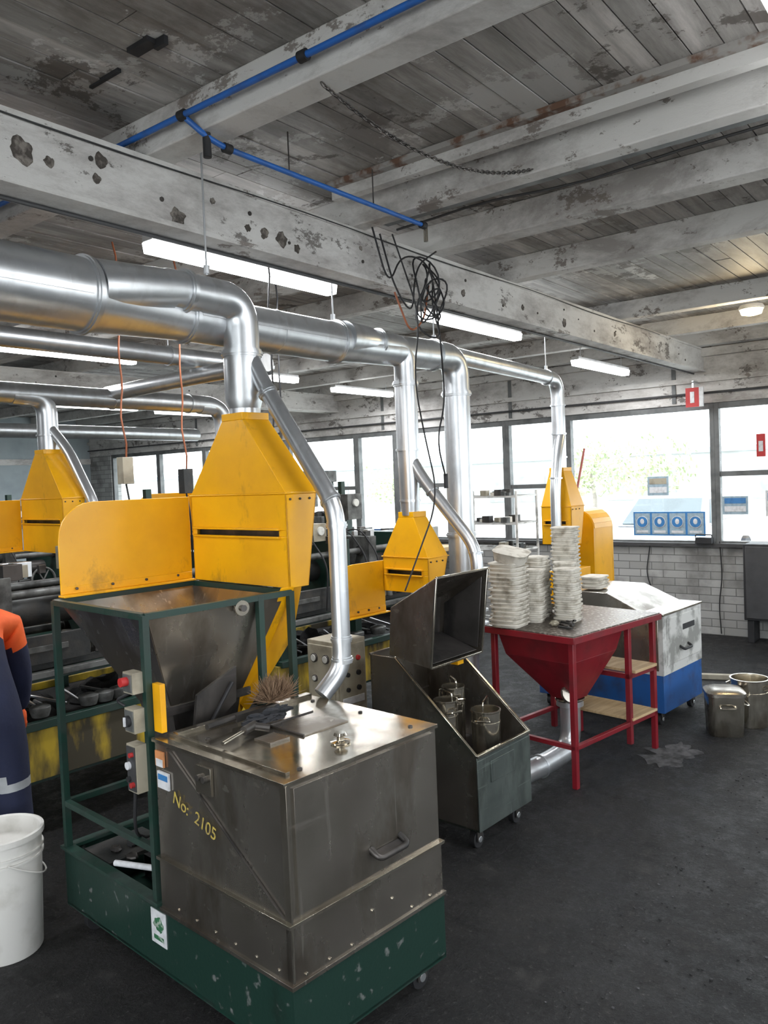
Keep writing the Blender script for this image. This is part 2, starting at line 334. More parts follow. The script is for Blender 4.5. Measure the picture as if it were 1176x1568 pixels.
def beam(yc, w, z0, z1, spalls=()):
    b = B('ceiling_beam'); b.box(X0, X1, yc, yc + w, z0, z1, 'beam')
    b.box(X0, X1, yc - 0.016, yc + w + 0.016, z0 - 0.012, z0 + 0.008, 'joist'); b.box(X0, X1, yc - 0.010, yc + w + 0.010, z1 - 0.018, z1, 'joist')
    for k in range(22):
        xx = 0.4 + k * 0.36 + random.uniform(-.15, .15); zz = random.uniform(z0 + .05, z1 - .05)
        b.ring((xx, yc - 0.001, zz), (0, 1, 0), random.uniform(0.004, 0.010), 0.008, 'steeldark', 7)
    for (xx, zz, rr) in spalls:
        b.loft([[(xx + rr * sc * math.cos(a) * (1 + .5 * noise.noise(Vector((math.cos(a) * 1.5 + xx * 9, math.sin(a) * 1.5, 1)))), yy, zz + rr * sc * math.sin(a) * (1 + .5 * noise.noise(Vector((math.cos(a) * 1.5, math.sin(a) * 1.5 + xx * 7, 5))))) for a in [2 * math.pi * k / 20 for k in range(20)]] for yy, sc in ((yc + .002, 1.05), (yc - .004, .9))], 'spall')
    return b.done(0.005)
beam(2.42, 0.13, 2.665, 2.885, ((1.34, 2.77, .042), (1.43, 2.76, .018), (1.62, 2.815, .025), (1.60, 2.75, .016), (1.93, 2.70, .032), (2.10, 2.80, .012), (2.28, 2.735, .016), (2.37, 2.735, .022), (2.47, 2.73, .03), (2.56, 2.71, .02), (3.0, 2.80, .012), (3.9, 2.73, .02), (4.6, 2.75, .018), (5.2, 2.73, .03), (6.1, 2.76, .02), (0.6, 2.75, .03)))
beam(7.3, 0.16, 2.66, 2.885); beam(-2.4, 0.16, 2.66, 2.885)
b = B('ceiling_trim_conduit'); b.tube([(X0, 2.52, 2.645), (X1, 2.52, 2.645)], .008, 'frameblk', 8); b.tube([(x, 2.41, 2.868 + .006 * math.sin(x * 3)) for x in [-1 + .3 * i for i in range(28)]], .003, 'black', 6); b.done()
for xj, w in ((-1.6, .11), (-0.4, .11), (0.75, .11), (1.80, .12), (2.93, .09), (3.55, .13), (4.42, .10), (6.2, .10), (7.3, .10), (8.15, .13)):
    b = B('ceiling_joist'); b.box(xj, xj + w, Y0, Y1, 2.885, H + 0.004, 'joist')
    if xj in (2.93, 3.55): b.box(xj + w, xj + w + 0.02, Y0, Y1, 2.975, 3.005, 'rust')
    b.done(0.005)
b = B('ceiling_trim_batten'); b.box(2.76, 2.81, -3.9, 2.38, 2.955, H + 0.003, 'joist'); b.box(2.72, 2.76, -3.9, 2.38, 3.0, H + 0.003, 'rust')
b.box(3.10, 3.17, -3.8, 2.38, 2.93, 2.955, 'alu'); b.box(3.10, 3.11, -3.8, 2.38, 2.955, 3.015, 'alu'); b.tube([(3.24 + .012 * math.sin(k * 1.7), 2.38 - k * .2, 2.93 + .012 * math.sin(k * .9)) for k in range(31)], .006, 'frameblk', 8); b.done()

# ---------------------------------------------------------------- lamps
def lamp(xc, yc, z, L=1.2, power=26, hw=.045):
    b = B('fluorescent_lamp', (xc, yc, z), 0)
    b.box(-L / 2, L / 2, -hw * .8, hw * .8, 0.0, 0.03, 'fitting')
    b.hexa([(-L / 2 + .005, -hw + .01, -0.05), (L / 2 - .005, -hw + .01, -0.05), (L / 2 - .005, hw - .01, -0.05), (-L / 2 + .005, hw - .01, -0.05)],
           [(-L / 2 + .005, -hw, 0.0), (L / 2 - .005, -hw, 0.0), (L / 2 - .005, hw, 0.0), (-L / 2 + .005, hw, 0.0)], 'tube')
    for sx in (-.4 * L, .4 * L): b.cyl((sx, 0, .03), (sx, 0, 2.884 - z), .004, 'galv', seg=6)
    o = b.done(0.004)
    ld = bpy.data.lights.new('lamp_light', 'AREA'); ld.shape = 'RECTANGLE'; ld.size = L; ld.size_y = 0.09; ld.energy = power; ld.color = (0.97, 0.98, 1)
    lo = bpy.data.objects.new('lamp_light', ld); C.collection.objects.link(lo); lo.parent = o; lo.location = (0, 0, -0.06)
for a in ((2.88, 3.05, 2.815, 1.25), (5.05, 3.05, 2.80, 1.3), (7.35, 3.05, 2.70, 1.2), (3.5, 5.8, 2.80), (5.55, 5.9, 2.80), (7.5, 6.1, 2.78, 1.1), (5.9, 9.2, 2.80), (7.5, 9.4, 2.80, 1.1),
          (4.2, 11.9, 2.6), (1.0, 5.8, 2.80), (2.7, 9.2, 2.80), (2.62, 0.435, 2.84, 1.2, 26, .03), (-0.8, 0.52, 2.80), (0.2, 3.05, 2.80), (5.6, -1.2, 2.80), (1.0, -2.0, 2.80)):
    lamp(*a)
b = B('round_ceiling_lamp', (6.42, 1.5, 2.86)); b.lathe([(0.03, .025), (.08, .02), (.09, 0), (.085, -.012)], (0, 0, 0), 'fitting'); b.lathe([(.08, -.01), (.07, -.045), (.03, -.055)], (0, 0, 0), 'bulb'); b.done()
ld = bpy.data.lights.new('bulb', 'POINT'); ld.energy = 12; ld.color = (1, .78, .45); ld.shadow_soft_size = .08
lo = bpy.data.objects.new('round_ceiling_lamp_light', ld); C.collection.objects.link(lo); lo.parent = bpy.data.objects['round_ceiling_lamp']; lo.location = (0, 0, -0.14)

# ---------------------------------------------------------------- trolley with cabinet + hopper
F1 = (1.508, 1.56, 0)
b = B('stainless_hopper_trolley', F1, -5)
G = 'greenworn'
b.box(0, .66, 0, .012, .10, .32, G); b.box(0, .66, 1.348, 1.36, .10, .32, G); b.box(0, .012, 0.012, 1.348, .10, .32, G); b.box(.648, .66, 0.012, 1.348, .10, .32, G)
b.box(.0, .66, 0, 1.36, .095, .11, 'green'); b.box(-.012, .03, .67, 1.37, .318, .33, 'green'); b.box(.03, .672, 1.33, 1.372, .318, .33, 'green')
b.box(-.006, .666, -.006, .666, .31, .322, 'steel')
b.box(.0, .655, .0, .66, .322, .487, 'steel'); b.box(-.008, .665, -.008, .668, .484, .494, 'steeltop')
b.box(0.004, .65, 0.004, .66, .494, .875, 'steel')
b.box(-.004, .655, -.004, .668, .875, .887, 'steeltop')
b.box(.03, .63, -.004, .006, .51, .865, 'steel')
b.box(.0, .006, -.006, .02, .33, .88, 'steeltop')
b.plate([(-.001, .02, .505), (-.001, .56, .86), (-.001, .566, .86), (-.001, .026, .505)], .006, 'steeldark')
b.box(.04, .055, .04, .63, .887, .896, 'steeltop'); b.box(.055, .64, .60, .63, .887, .90, 'steeltop')
b.box(.30, .50, .26, .44, .887, .891, 'steel'); b.box(.30, .305, .26, .44, .887, .895, 'steeldark'); b.box(.30, .5, .435, .44, .887, .895, 'steeldark')
b.box(.18, .26, .28, .36, .887, .895, 'steel')
b.lathe([(.03, 0), (.032, .006), (.012, .01), (.012, .02), (.022, .026), (.018, .034)], (.33, .12, .887), 'steeltop')
for px, py in ((.1, .05), (.58, .05), (.6, .55), (.1, .5), (.6, .3)): b.lathe([(.008, 0), (.008, .004), (.004, .006)], (px, py, .887), 'steeldark', 10)
b.tube(fillet([(.32, -.002, .59), (.32, -.04, .57), (.45, -.04, .57), (.45, -.002, .59)], .03), .010, 'steeldark', 12)
b.hexa([(.33, -.006, .56), (.44, -.006, .56), (.43, -.036, .556), (.34, -.036, .556)], [(.31, -.006, .58), (.46, -.006, .58), (.45, -.036, .57), (.32, -.036, .57)], 'steeldark')
b.box(-.004, .002, .60, .65, .80, .85, 'labelorange'); b.box(-.005, .001, .605, .645, .80, .825, 'label'); b.box(-.005, .002, .575, .64, .73, .785, 'label'); b.box(-.006, .001, .58, .635, .758, .777, 'signblue')
b.box(-.008, .002, .335, .415, .77, .855, 'steeltop'); b.cyl((-.02, .36, .82), (0, .36, .82), .01, 'steeldark'); b.cyl((-.02, .39, .82), (0, .39, .82), .01, 'steeldark')
b.box(-.003, .0, .64, .73, .185, .30, 'label'); b.blob((-.003, .685, .255), .002, .028, .024, 'labelgreen', .5); b.box(-.004, -.002, .655, .715, .2, .215, 'labelgreen')
for k in range(7): b.cyl((.05 + .09 * k, -.004, .40 if k in (3, 4) else .335), (.05 + .09 * k, .002, .40 if k in (3, 4) else .335), .005, 'steeltop', seg=8)
for k in range(6): b.cyl((-.003, .06 + .1 * k, .345), (.002, .06 + .1 * k, .345), .005, 'steeltop', seg=8)
P = [(0.01, .70), (.01, 1.345), (.64, .70), (.64, 1.345), (.49, .70)]
for px, py in P: b.box(px - .012, px + .012, py - .012, py + .012, .32, 1.285, 'green')
for a, c in ((0, 1), (0, 2), (1, 3), (2, 3)):
    b.bar((P[a][0], P[a][1], 1.28), (P[c][0], P[c][1], 1.28), .022, 'green')
b.bar((.01, .7, .50), (.01, 1.345, .50), .022, 'green'); b.bar((.01, 1.345, .5), (.64, 1.345, .5), .022, 'green'); b.bar((.64, .7, .5), (.64, 1.345, .5), .022, 'green')
t = [(.03, .715, 1.27), (.62, .715, 1.27), (.62, 1.33, 1.27), (.03, 1.33, 1.27)]
q = [(.16, .80, .92), (.46, .80, .92), (.46, 1.02, .92), (.16, 1.02, .92)]
for i in range(4):
    j = (i + 1) % 4; b.plate([q[i], q[j], t[j], t[i]], .006, 'steel')
b.hexa([(.22, .84, .62), (.42, .84, .62), (.42, .98, .62), (.22, .98, .62)], q, 'steeldark')
b.box(.12, .5, .79, .80, .90, .93, 'steeldark')
b.plate([(.17, .70, .80), (.36, .70, .92), (.36, .69, 1.05), (.19, .69, .98)], .012, 'steeldark')
b.tube([(.22, .68, .85), (.33, .67, 1.0)], .007, 'black', 8)
b.ring((.40, .69, 1.255), (0.2, 1, 0), .028, .015, 'steeltop'); b.ring((.40, .685, 1.255), (0.2, 1, 0), .012, .03, 'steeldark')
b.plate([(.60, .70, 1.30), (.66, .70, 1.30), (.50, 1.0, .62), (.43, 1.0, .62)], .01, 'yellow')
b.plate([(.66, .72, 1.30), (.72, .72, 1.30), (.66, .72, 1.10), (.56, .9, .80), (.52, .9, .85)], .008, 'yellow')
b.box(.02, .04, .64, .685, .90, 1.06, 'yellow')
for z0, z1, mm in ((1.03, 1.10, 'beige'), (.90, .98, 'beige'), (.70, .86, 'beige')):
    b.box(-.04, .0, .705, .765, z0, z1, mm); b.box(-.044, -.04, .71, .76, z0 + .006, z1 - .006, 'frameblk' if z0 < .8 else 'ironlight')
b.cyl((-.068, .735, 1.072), (-.04, .735, 1.072), .015, 'redbright'); b.cyl((-.056, .735, .94), (-.04, .735, .94), .019, 'black'); b.box(-.062, -.056, .731, .739, .925, .955, 'label')
b.cyl((-.056, .722, .83), (-.04, .722, .83), .008, 'redbright'); b.cyl((-.056, .722, .73), (-.04, .722, .73), .009, 'redbright'); b.cyl((-.054, .745, .79), (-.04, .745, .79), .013, 'label'); b.cyl((-.054, .745, .745), (-.04, .745, .745), .009, 'black')
b.tube(fillet([(-.03, .74, .70), (-.03, .76, .55), (.1, .9, .45), (.3, 1.1, .42)], .08), .006, 'black', 8)
b.tube(fillet([(-.03, .74, 1.03), (-.05, .80, 1.0), (-.03, .78, .98)], .02), .005, 'black', 8)
b.tube([(.03, 1.02, .35), (.12, .78, .36)], .011, 'label', 12); b.ring((.10, .83, .358), (.1, -.25, 0), .0115, .02, 'signblue', 12); b.box(.3, .6, .75, 1.3, .11, .2, 'sand')
b.box(.05, .3, 1.1, 1.3, .30, .315, 'iron')
for k in range(10): b.blob((random.uniform(.08, .28), random.uniform(.78, 1.25), .325), .02, .03, .012, random.choice(['sand', 'iron', 'steeldark']), .6, 8, 6, k)
for px, py in ((.07, .07), (.59, .07), (.07, 1.28), (.59, 1.28)): b.caster(px, py)
o1 = b.done(0.0025)
mt = Matrix(((0, 0, -1, -.003), (-1, 0, 0, .56), (0, 1, 0, .70), (0, 0, 0, 1)))
text('No:  2105', .058, mt @ Matrix.Rotation(math.radians(-16), 4, 'Z'), 'chalk', o1, 'chalk_lettering')

b = B('bristle_brush', F1, -5)
b.box(.24, .42, .53, .56, .901, .925, 'steeldark'); b.tube([(.12, .53, .915), (.25, .545, .915)], .010, 'steeldark', 10)
for i in range(900):
    a = random.uniform(0, math.pi * 2); e = random.uniform(.05, 1.5)
    p = Vector((.44 + random.uniform(-.05, .03), .56 + random.uniform(-.02, .02), .93))
    d = Vector((math.cos(a) * math.cos(e) * .9, math.sin(a) * math.cos(e) * .7, math.sin(e))) * random.uniform(.06, .10)
    b.cyl(p, p + d, .0014, 'bristle', .0005, 4)
b.done()
b = B('work_rag', F1, -5); b.blob((.30, .47, .913), .07, .035, .015, 'rag', .9, 24, 14, 3); b.blob((.36, .465, .920), .05, .03, .020, 'rag', 1.0, 24, 14, 8); b.done()
b = B('air_gun', F1, -5); b.tube(fillet([(.06, .36, .91), (.14, .39, .912), (.21, .41, .915)], .05), .006, 'steeltop', 10); b.cyl((.17, .40, .914), (.23, .42, .916), .014, 'steeldark'); b.tube([(.22, .415, .915), (.26, .38, .905)], .012, 'steeldark', 10); b.done()

# ---------------------------------------------------------------- hoods
def hood(name, loc, p, rz=-5):
    b = B(name, loc, rz); x0, x1, y0, y1, z0, z1 = p['x0'], p['x1'], p['y0'], p['y1'], p['z0'], p['z1']
    cx, cy, zn, r = p['cx'], p['cy'], p['zn'], p['r']; zs = z0 + (z1 - z0) * .58; g = .012
    Y = 'yellow'
    b.box(x0, x0 + .008, y0, y1, z0, zs - g, Y); b.box(x0, x0 + .008, y0, y1, zs + g, z1, Y)
    b.box(x0, x0 + .008, y0, y0 + .05, zs - g, zs + g, Y); b.box(x0, x0 + .008, y1 - .03, y1, zs - g, zs + g, Y)
    b.box(x0 - .014, x0 + .004, y0 + .04, y1 - .02, zs - g - .008, zs - g, Y); b.box(x0 - .014, x0 + .004, y0 + .04, y1 - .02, zs + g, zs + g + .008, Y)
    b.box(x0 + .03, x0 + .035, y0 + .01, y1 - .01, z0, z1, 'steeldark')
    b.hexa([(x0, y0, z0), (x1 - .06, y0, z0), (x1 - .06, y0 + .008, z0), (x0, y0 + .008, z0)], [(x0, y0, z1), (x1, y0, z1), (x1, y0 + .008, z1), (x0, y0 + .008, z1)], Y)
    b.hexa([(x0, y1 - .008, z0), (x1 - .06, y1 - .008, z0), (x1 - .06, y1, z0), (x0, y1, z0)], [(x0, y1 - .008, z1), (x1, y1 - .008, z1), (x1, y1, z1), (x0, y1, z1)], Y)
    b.hexa([(x1 - .068, y0, z0), (x1 - .06, y0, z0), (x1 - .06, y1, z0), (x1 - .068, y1, z0)], [(x1 - .008, y0, z1), (x1, y0, z1), (x1, y1, z1), (x1 - .008, y1, z1)], Y)
    e = .006
    b.hexa([(x0 - e, y0 - e, z1), (x1 + e, y0 - e, z1), (x1 + e, y1 + e, z1), (x0 - e, y1 + e, z1)],
           [(x0 - e, y0 - e, z1 + .006), (x1 + e, y0 - e, z1 + .006), (x1 + e, y1 + e, z1 + .006), (x0 - e, y1 + e, z1 + .006)], Y)
    b.hexa([(x0, y0, z1 + .006), (x1, y0, z1 + .006), (x1, y1, z1 + .006), (x0, y1, z1 + .006)],
           [(cx - r, cy - r, zn - .03), (cx + r, cy - r, zn - .03), (cx + r, cy + r, zn - .03), (cx - r, cy + r, zn - .03)], Y)
    b.box(cx - r, cx + r, cy - r, cy + r, zn - .03, zn, Y)
    if 'sx' in p:
        sx, sy, sb, st = p['sx'], p['sy'], p['sb'], p['st']; cr = (st - sb) * .42; pts = [(sx, sy, sb), (x0 + .01, sy, sb), (x0 + .01, sy, st)]
        for k in range(7):
            a = math.radians(90 + 15 * k); pts.append((sx + cr + cr * math.cos(a), sy, st - cr + cr * math.sin(a)))
        b.plate(pts, .008, Y); b.box(sx - .01, x0, sy - .05, sy + .002, sb - .008, sb, Y)
        b.plate([(sx, sy, sb), (sx, sy, sb + .03), (x0, sy - .012, sb + .03), (x0, sy - .012, sb)], .008, Y)
        for k in range(4): b.ring((sx + .06 + k * (x0 - sx - .1) / 3.2, sy - .014, sb + .02), (0, 1, 0), .006, .01, 'steeldark', 8)
    for k in range(3): b.ring((x0 + .02 + k * .05, y0 - .003, z1 - .02), (0, 1, 0), .005, .008, 'steeldark', 8)
    return b.done(0.002)
H1 = dict(x0=.64, x1=.80, y0=.70, y1=1.34, z0=1.295, z1=1.66, cx=.725, cy=1.04, zn=2.0, r=.07, sx=.05, sy=1.378, sb=1.30, st=1.66)
hood('yellow_extraction_hood', F1, H1)
hood('yellow_extraction_hood', (1.508 + .66, 1.56 + 2.72, 0), H1)
hood('yellow_extraction_hood', (1.508 + 2.25, 1.56 + 2.72, 0), H1)
H2 = dict(x0=0, x1=.17, y0=0, y1=.33, z0=1.08, z1=1.27, cx=.07, cy=.16, zn=1.52, r=.055, sx=-.36, sy=.335, sb=.97, st=1.25)
hood('yellow_extraction_hood', (3.50, 2.45, 0), H2)
H4 = dict(x0=0, x1=.2, y0=0, y1=.26, z0=1.15, z1=1.44, cx=.10, cy=.14, zn=1.74, r=.062)
hood('yellow_extraction_hood', (5.65, 2.62, 0), H4)

# ---------------------------------------------------------------- ducts
b = B('extraction_duct_main')
g = 'galv'
def seam(p, d, r): 
    b.ring(p, d, r + .012, .012, g, 36); b.ring(p, d, r + .007, .03, g, 36)
b.tube([(-2.9, 2.60, 2.40), (1.62, 2.60, 2.40)], .13, g, 40); seam((1.63, 2.60, 2.40), (1, 0, 0), .13); seam((0.1, 2.60, 2.40), (1, 0, 0), .13)
b.tube([(1.64, 2.60, 2.40), (2.08, 2.63, 2.39), (3.0, 2.63, 2.39)], [.13, .098, .098], g, 40)
seam((2.1, 2.63, 2.39), (1, 0, 0), .098); seam((3.02, 2.63, 2.39), (1, 0, 0), .098); b.ring((2.6, 2.63, 2.39), (1, 0, 0), .101, .008, g)
b.bar((-2.9, 2.47, 2.385), (1.6, 2.47, 2.385), .004, g, .014); b.bar((2.12, 2.531, 2.39), (3.0, 2.531, 2.39), .004, g, .012)
nk = (2.32, 2.533)
b.tube([(1.66, 2.56, 2.425), (1.95, 2.53, 2.46)] + fillet([(1.96, 2.53, 2.465), (nk[0], nk[1], 2.465), (nk[0], nk[1], 2.24)], .20, 10), [.10, .076] + [.074] * 13, g, 30)
seam((2.03, 2.53, 2.465), (1, 0, 0), .074); seam((nk[0], nk[1], 2.25), (0, 0, 1), .075)
b.tube([(nk[0], nk[1], 2.25), (nk[0], nk[1], 2.06), (nk[0], nk[1], 2.02)], [.078, .078, .066], g, 30); b.cyl((nk[0], nk[1], 1.995), (nk[0], nk[1], 2.05), .066, g); b.ring((nk[0], nk[1], 2.05), (0, 0, 1), .073, .012, g)
br = fillet([(2.33, 2.50, 2.24), (2.335, 2.42, 2.10), (2.29, 2.02, 1.60), (2.29, 2.02, .99), (2.2, 2.05, .90)], .09, 6)
b.tube(br, .035, g, 22)
for p, d in (((2.33, 2.40, 2.075), (0, .6, .75)), ((2.295, 2.05, 1.63), (0, .6, .75)), ((2.29, 2.02, 1.535), (0, 0, 1)), ((2.29, 2.02, 1.10), (0, 0, 1)), ((2.29, 2.02, 1.02), (0, 0, 1))): b.ring(p, d, .042, .008, g); b.ring(p, d, .039, .024, g)
b.tube([(3.0, 2.63, 2.39), (3.25, 2.63, 2.39), (3.9, 2.63, 2.41)], [.098, .085, .085], g, 30)
n2 = (3.57, 2.605)
b.tube([(3.06, 2.60, 2.41), (3.25, 2.60, 2.42)] + fillet([(3.28, 2.60, 2.42), (n2[0], n2[1], 2.42), (n2[0], n2[1], 2.2)], .17, 9), [.085, .068] + [.060] * 12, g, 28)
seam((3.33, 2.60, 2.42), (1, 0, 0), .06); seam((n2[0], n2[1], 2.22), (0, 0, 1), .061)
b.cyl((n2[0], n2[1], 2.22), (n2[0], n2[1], 1.85), .062, g); b.ring((n2[0], n2[1], 1.86), (0, 0, 1), .068, .012, g)
b.tube([(n2[0], n2[1], 1.86), (n2[0], n2[1], 1.62), (n2[0], n2[1], 1.50)], [.06, .055, .048], g); b.ring((n2[0], n2[1], 1.58), (0, 0, 1), .058, .012, g)
b.tube(fillet([(3.57, 2.58, 1.80), (3.575, 2.52, 1.70), (3.61, 2.22, 1.33), (3.61, 2.20, .95), (3.52, 2.27, .80)], .09, 6), .033, g, 20)
for p, d in (((3.58, 2.46, 1.63), (0, .6, .75)), ((3.61, 2.22, 1.30), (0, 0, 1)), ((3.61, 2.2, 1.0), (0, 0, 1)), ((3.61, 2.2, .93), (0, 0, 1))): b.ring(p, d, .04, .010, g)
b.tube(fillet([(3.85, 2.63, 2.41), (4.12, 2.63, 2.42), (4.12, 2.63, 2.1)], .2, 10) + [Vector((4.12, 2.63, .0))], .08, g, 30)
seam((4.12, 2.63, 2.2), (0, 0, 1), .08); seam((4.12, 2.63, 1.35), (0, 0, 1), .08)
seam((3.88, 2.63, 2.41), (1, 0, 0), .082)
n4 = (5.75, 2.75)
b.tube(fillet([(4.0, 2.66, 2.44), (n4[0], n4[1], 2.42), (n4[0], n4[1], 1.74)], .14, 9), .052, g, 24)
for z in (2.22, 2.0, 1.82): b.ring((n4[0], n4[1], z), (0, 0, 1), .06, .012, g)
b.ring((5.55, 2.742, 2.42), (1, 0, 0), .06, .014, g)
b.tube(fillet([(5.74, 2.73, 1.98), (5.66, 2.72, 1.85), (5.6, 2.72, 1.6), (5.6, 2.72, .9)], .1, 6), .04, g, 20); b.ring((5.62, 2.72, 1.66), (0, 0, 1), .048, .012, g)
for x, y0, z in ((2.03, 2.39, 2.50), (3.02, 2.63, 2.49), (5.55, 2.742, 2.47), (0.1, 2.6, 2.53), (3.9, 2.63, 2.49)): b.cyl((x, y0, z), (x, y0, 3.0), .004, 'galv', seg=8); b.ring((x, y0, z + .02), (0, 0, 1), .012, .03, 'galv', 8)
b.done()
b = B('extraction_duct_rear')
b.tube(fillet([(-2.9, 5.25, 2.38), (4.56, 5.25, 2.38), (4.56, 5.25, 2.0)], .2, 10), .072, g, 26)
for x in (1.2, 2.4, 3.5, 4.2): b.ring((x, 5.25, 2.38), (1, 0, 0), .08, .014, g)
for hx in (2.98, 4.56):
    b.tube(fillet([(hx - .25, 5.25, 2.37), (hx, 5.25, 2.36), (hx, 5.25, 2.1)], .12, 8) + [Vector((hx, 5.25, 2.0))], .07, g); b.ring((hx, 5.25, 2.1), (0, 0, 1), .078, .012, g)
    b.tube(fillet([(hx, 5.22, 2.15), (hx + .05, 5.1, 2.0), (hx + .05, 4.8, 1.6), (hx + .05, 4.8, 1.0)], .1), .036, g)
b.tube([(-2.9, 4.3, 2.56), (4.2, 4.3, 2.56)], .058, g, 24)
for x in (0.5, 2.0, 3.3): b.ring((x, 4.3, 2.56), (1, 0, 0), .066, .014, g); b.cyl((x, 4.3, 2.6), (x, 4.3, 3.0), .004, g, seg=8)
b.tube([(3.5, 3.6, 2.45), (3.5, 5.3, 2.42)], .055, g, 24)
b.tube([(-2.9, 8.6, 2.4), (7, 8.6, 2.4)], .08, g, 24)
b.done()

# ---------------------------------------------------------------- console trolley with open lid and pots
F2 = (3.02, 1.89, 0)
b = B('steel_console_trolley', F2, -3)
W = .45; D = .62
prof = [(0, .10), (D, .10), (D, .84), (.46, .84), (0, .445)]
b.plate([(.004, y, z) for y, z in prof], .008, 'steel'); b.plate([(W - .004, y, z) for y, z in prof], .008, 'steel')
b.box(0, W, 0, .008, .10, .445, 'greysteel'); b.box(-.001, W + .001, -.004, 0, .10, .425, 'greysteel'); b.box(0, W, D - .008, D, .1, .84, 'steel'); b.box(0, W, 0, D, .1, .112, 'green')
b.box(0.01, W - .01, .01, .61, .36, .370, 'steeldark')
b.bar((.0, 0, .445), (W, 0, .445), .014, 'steeltop'); b.bar((.0, 0, .445), (0, .46, .84), .014, 'steeltop'); b.bar((W, 0, .445), (W, .46, .84), .014, 'steeltop'); b.bar((0, .46, .84), (W, .46, .84), .014, 'steeltop'); b.bar((0, D, .84), (W, D, .84), .014, 'steel')
b.box(.10, .30, -.008, -.004, .30, .40, 'greysteel')
for px, py in ((.06, .06), (.39, .06), (.06, .55), (.39, .55)): b.caster(px, py)
lb = [(.0, .24, .815), (W - .03, .24, .815), (W - .03, .19, 1.24), (0, .19, 1.24)]
ir = [(.01, .50, .85), (W - .04, .50, .85), (W - .04, .48, 1.08), (.01, .48, 1.08)]
for i in range(4):
    j = (i + 1) % 4; b.plate([lb[i], lb[j], ir[j], ir[i]], .006, 'steel')
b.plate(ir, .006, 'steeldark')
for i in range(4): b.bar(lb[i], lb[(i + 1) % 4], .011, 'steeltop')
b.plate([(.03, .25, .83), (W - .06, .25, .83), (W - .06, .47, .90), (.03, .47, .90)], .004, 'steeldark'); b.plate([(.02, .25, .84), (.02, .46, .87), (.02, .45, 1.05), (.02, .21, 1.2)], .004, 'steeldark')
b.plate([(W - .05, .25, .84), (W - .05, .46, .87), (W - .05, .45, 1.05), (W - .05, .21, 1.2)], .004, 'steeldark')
b.box(.24, .29, .26, .32, .78, .81, 'yellow')
b.done(0.002)
def pot(name, loc, r, h, rz=0, m='steeltop', bail=True):
    b = B(name, loc, rz)
    b.lathe([(r * .94, 0), (r * .97, .012), (r, h - .01), (r * 1.06, h - .006), (r * 1.06, h), (r * .97, h), (r * .95, h - .02), (r * .9, .012)], (0, 0, 0), m, 32)
    b.ring((0, 0, h * .72), (0, 0, 1), r * 1.02, .008, m, 32)
    for sg in (-1, 1): b.tube(fillet([(sg * r, -.035, h * .80), (sg * (r + .03), -.035, h * .84), (sg * (r + .03), .035, h * .84), (sg * r, .035, h * .80)], .02), .005, 'steeltop', 8)
    if bail: b.tube(fillet([(-r * .9, 0, h), (-r * .9, 0, h + r * .7), (r * .9, 0, h + r * .7), (r * .9, 0, h)], .05), .004, 'steeltop', 8)
    return b.done()
pot('steel_ladle_pot', (3.29, 2.00, .371), .07, .21, 20); pot('steel_ladle_pot', (3.13, 2.12, .371), .055, .28, 70); pot('steel_ladle_pot', (3.29, 2.18, .371), .055, .30, 50)
b = B('lidded_steel_container', (5.30, 1.45, 0), 25)
b.loft([rrect(0, 0, .20, .20, .05, 0), rrect(0, 0, .21, .21, .05, .01), rrect(0, 0, .225, .225, .055, .26)], 'steeltop'); b.loft([rrect(0, 0, .24, .24, .06, .255), rrect(0, 0, .24, .24, .06, .275), rrect(0, 0, .20, .20, .05, .288)], 'steel')
for sg in (-1, 1): b.tube(fillet([(sg * .11, -.045, .20), (sg * .145, -.045, .19), (sg * .145, .045, .19), (sg * .11, .045, .20)], .02), .006, 'steeltop', 8)
b.tube(fillet([(-.05, -.11, .20), (-.05, -.14, .19), (.05, -.14, .19), (.05, -.11, .20)], .02), .006, 'steeltop', 8); b.done()
pot('steel_drum', (5.56, 1.36, 0), .115, .31, 80, 'steeltop', False)
b = B('steel_ring_basket', (3.83, 2.60, 0)); b.lathe([(.12, 0.0), (.12, .50), (.135, .52), (.115, .52), (.10, .40)], (0, 0, 0), 'steel', 32); b.ring((0, 0, .47), (0, 0, 1), .127, .012, 'steeltop', 32); b.done()

b = B('control_cabinet', (3.10, 2.78, 0), -5); b.box(0, .22, 0, .22, .0, .86, 'beige'); b.box(-.012, .0, .015, .205, .50, .84, 'beige'); b.box(-.012, 0, .015, .205, .05, .47, 'beige'); b.box(.015, .205, -.01, 0, .5, .84, 'beige')
for yy, zz, rr in ((.06, .77, .024), (.15, .77, .024), (.06, .66, .018), (.15, .66, .018)): b.ring((-.014, yy, zz), (1, 0, 0), rr, .02, 'steeldark'); b.ring((-.018, yy, zz), (1, 0, 0), rr * .8, .016, 'gauge')
for zz in (.6, .68, .76): b.ring((.07, -.012, zz), (0, 1, 0), .012, .02, 'black'); b.ring((.15, -.012, zz), (0, 1, 0), .014, .02, 'redbright' if zz == .76 else 'black')
b.box(-.02, -.01, .17, .18, .25, .33, 'steeldark'); b.box(.03, .19, -.014, -.008, .52, .56, 'label'); b.done(0.006)

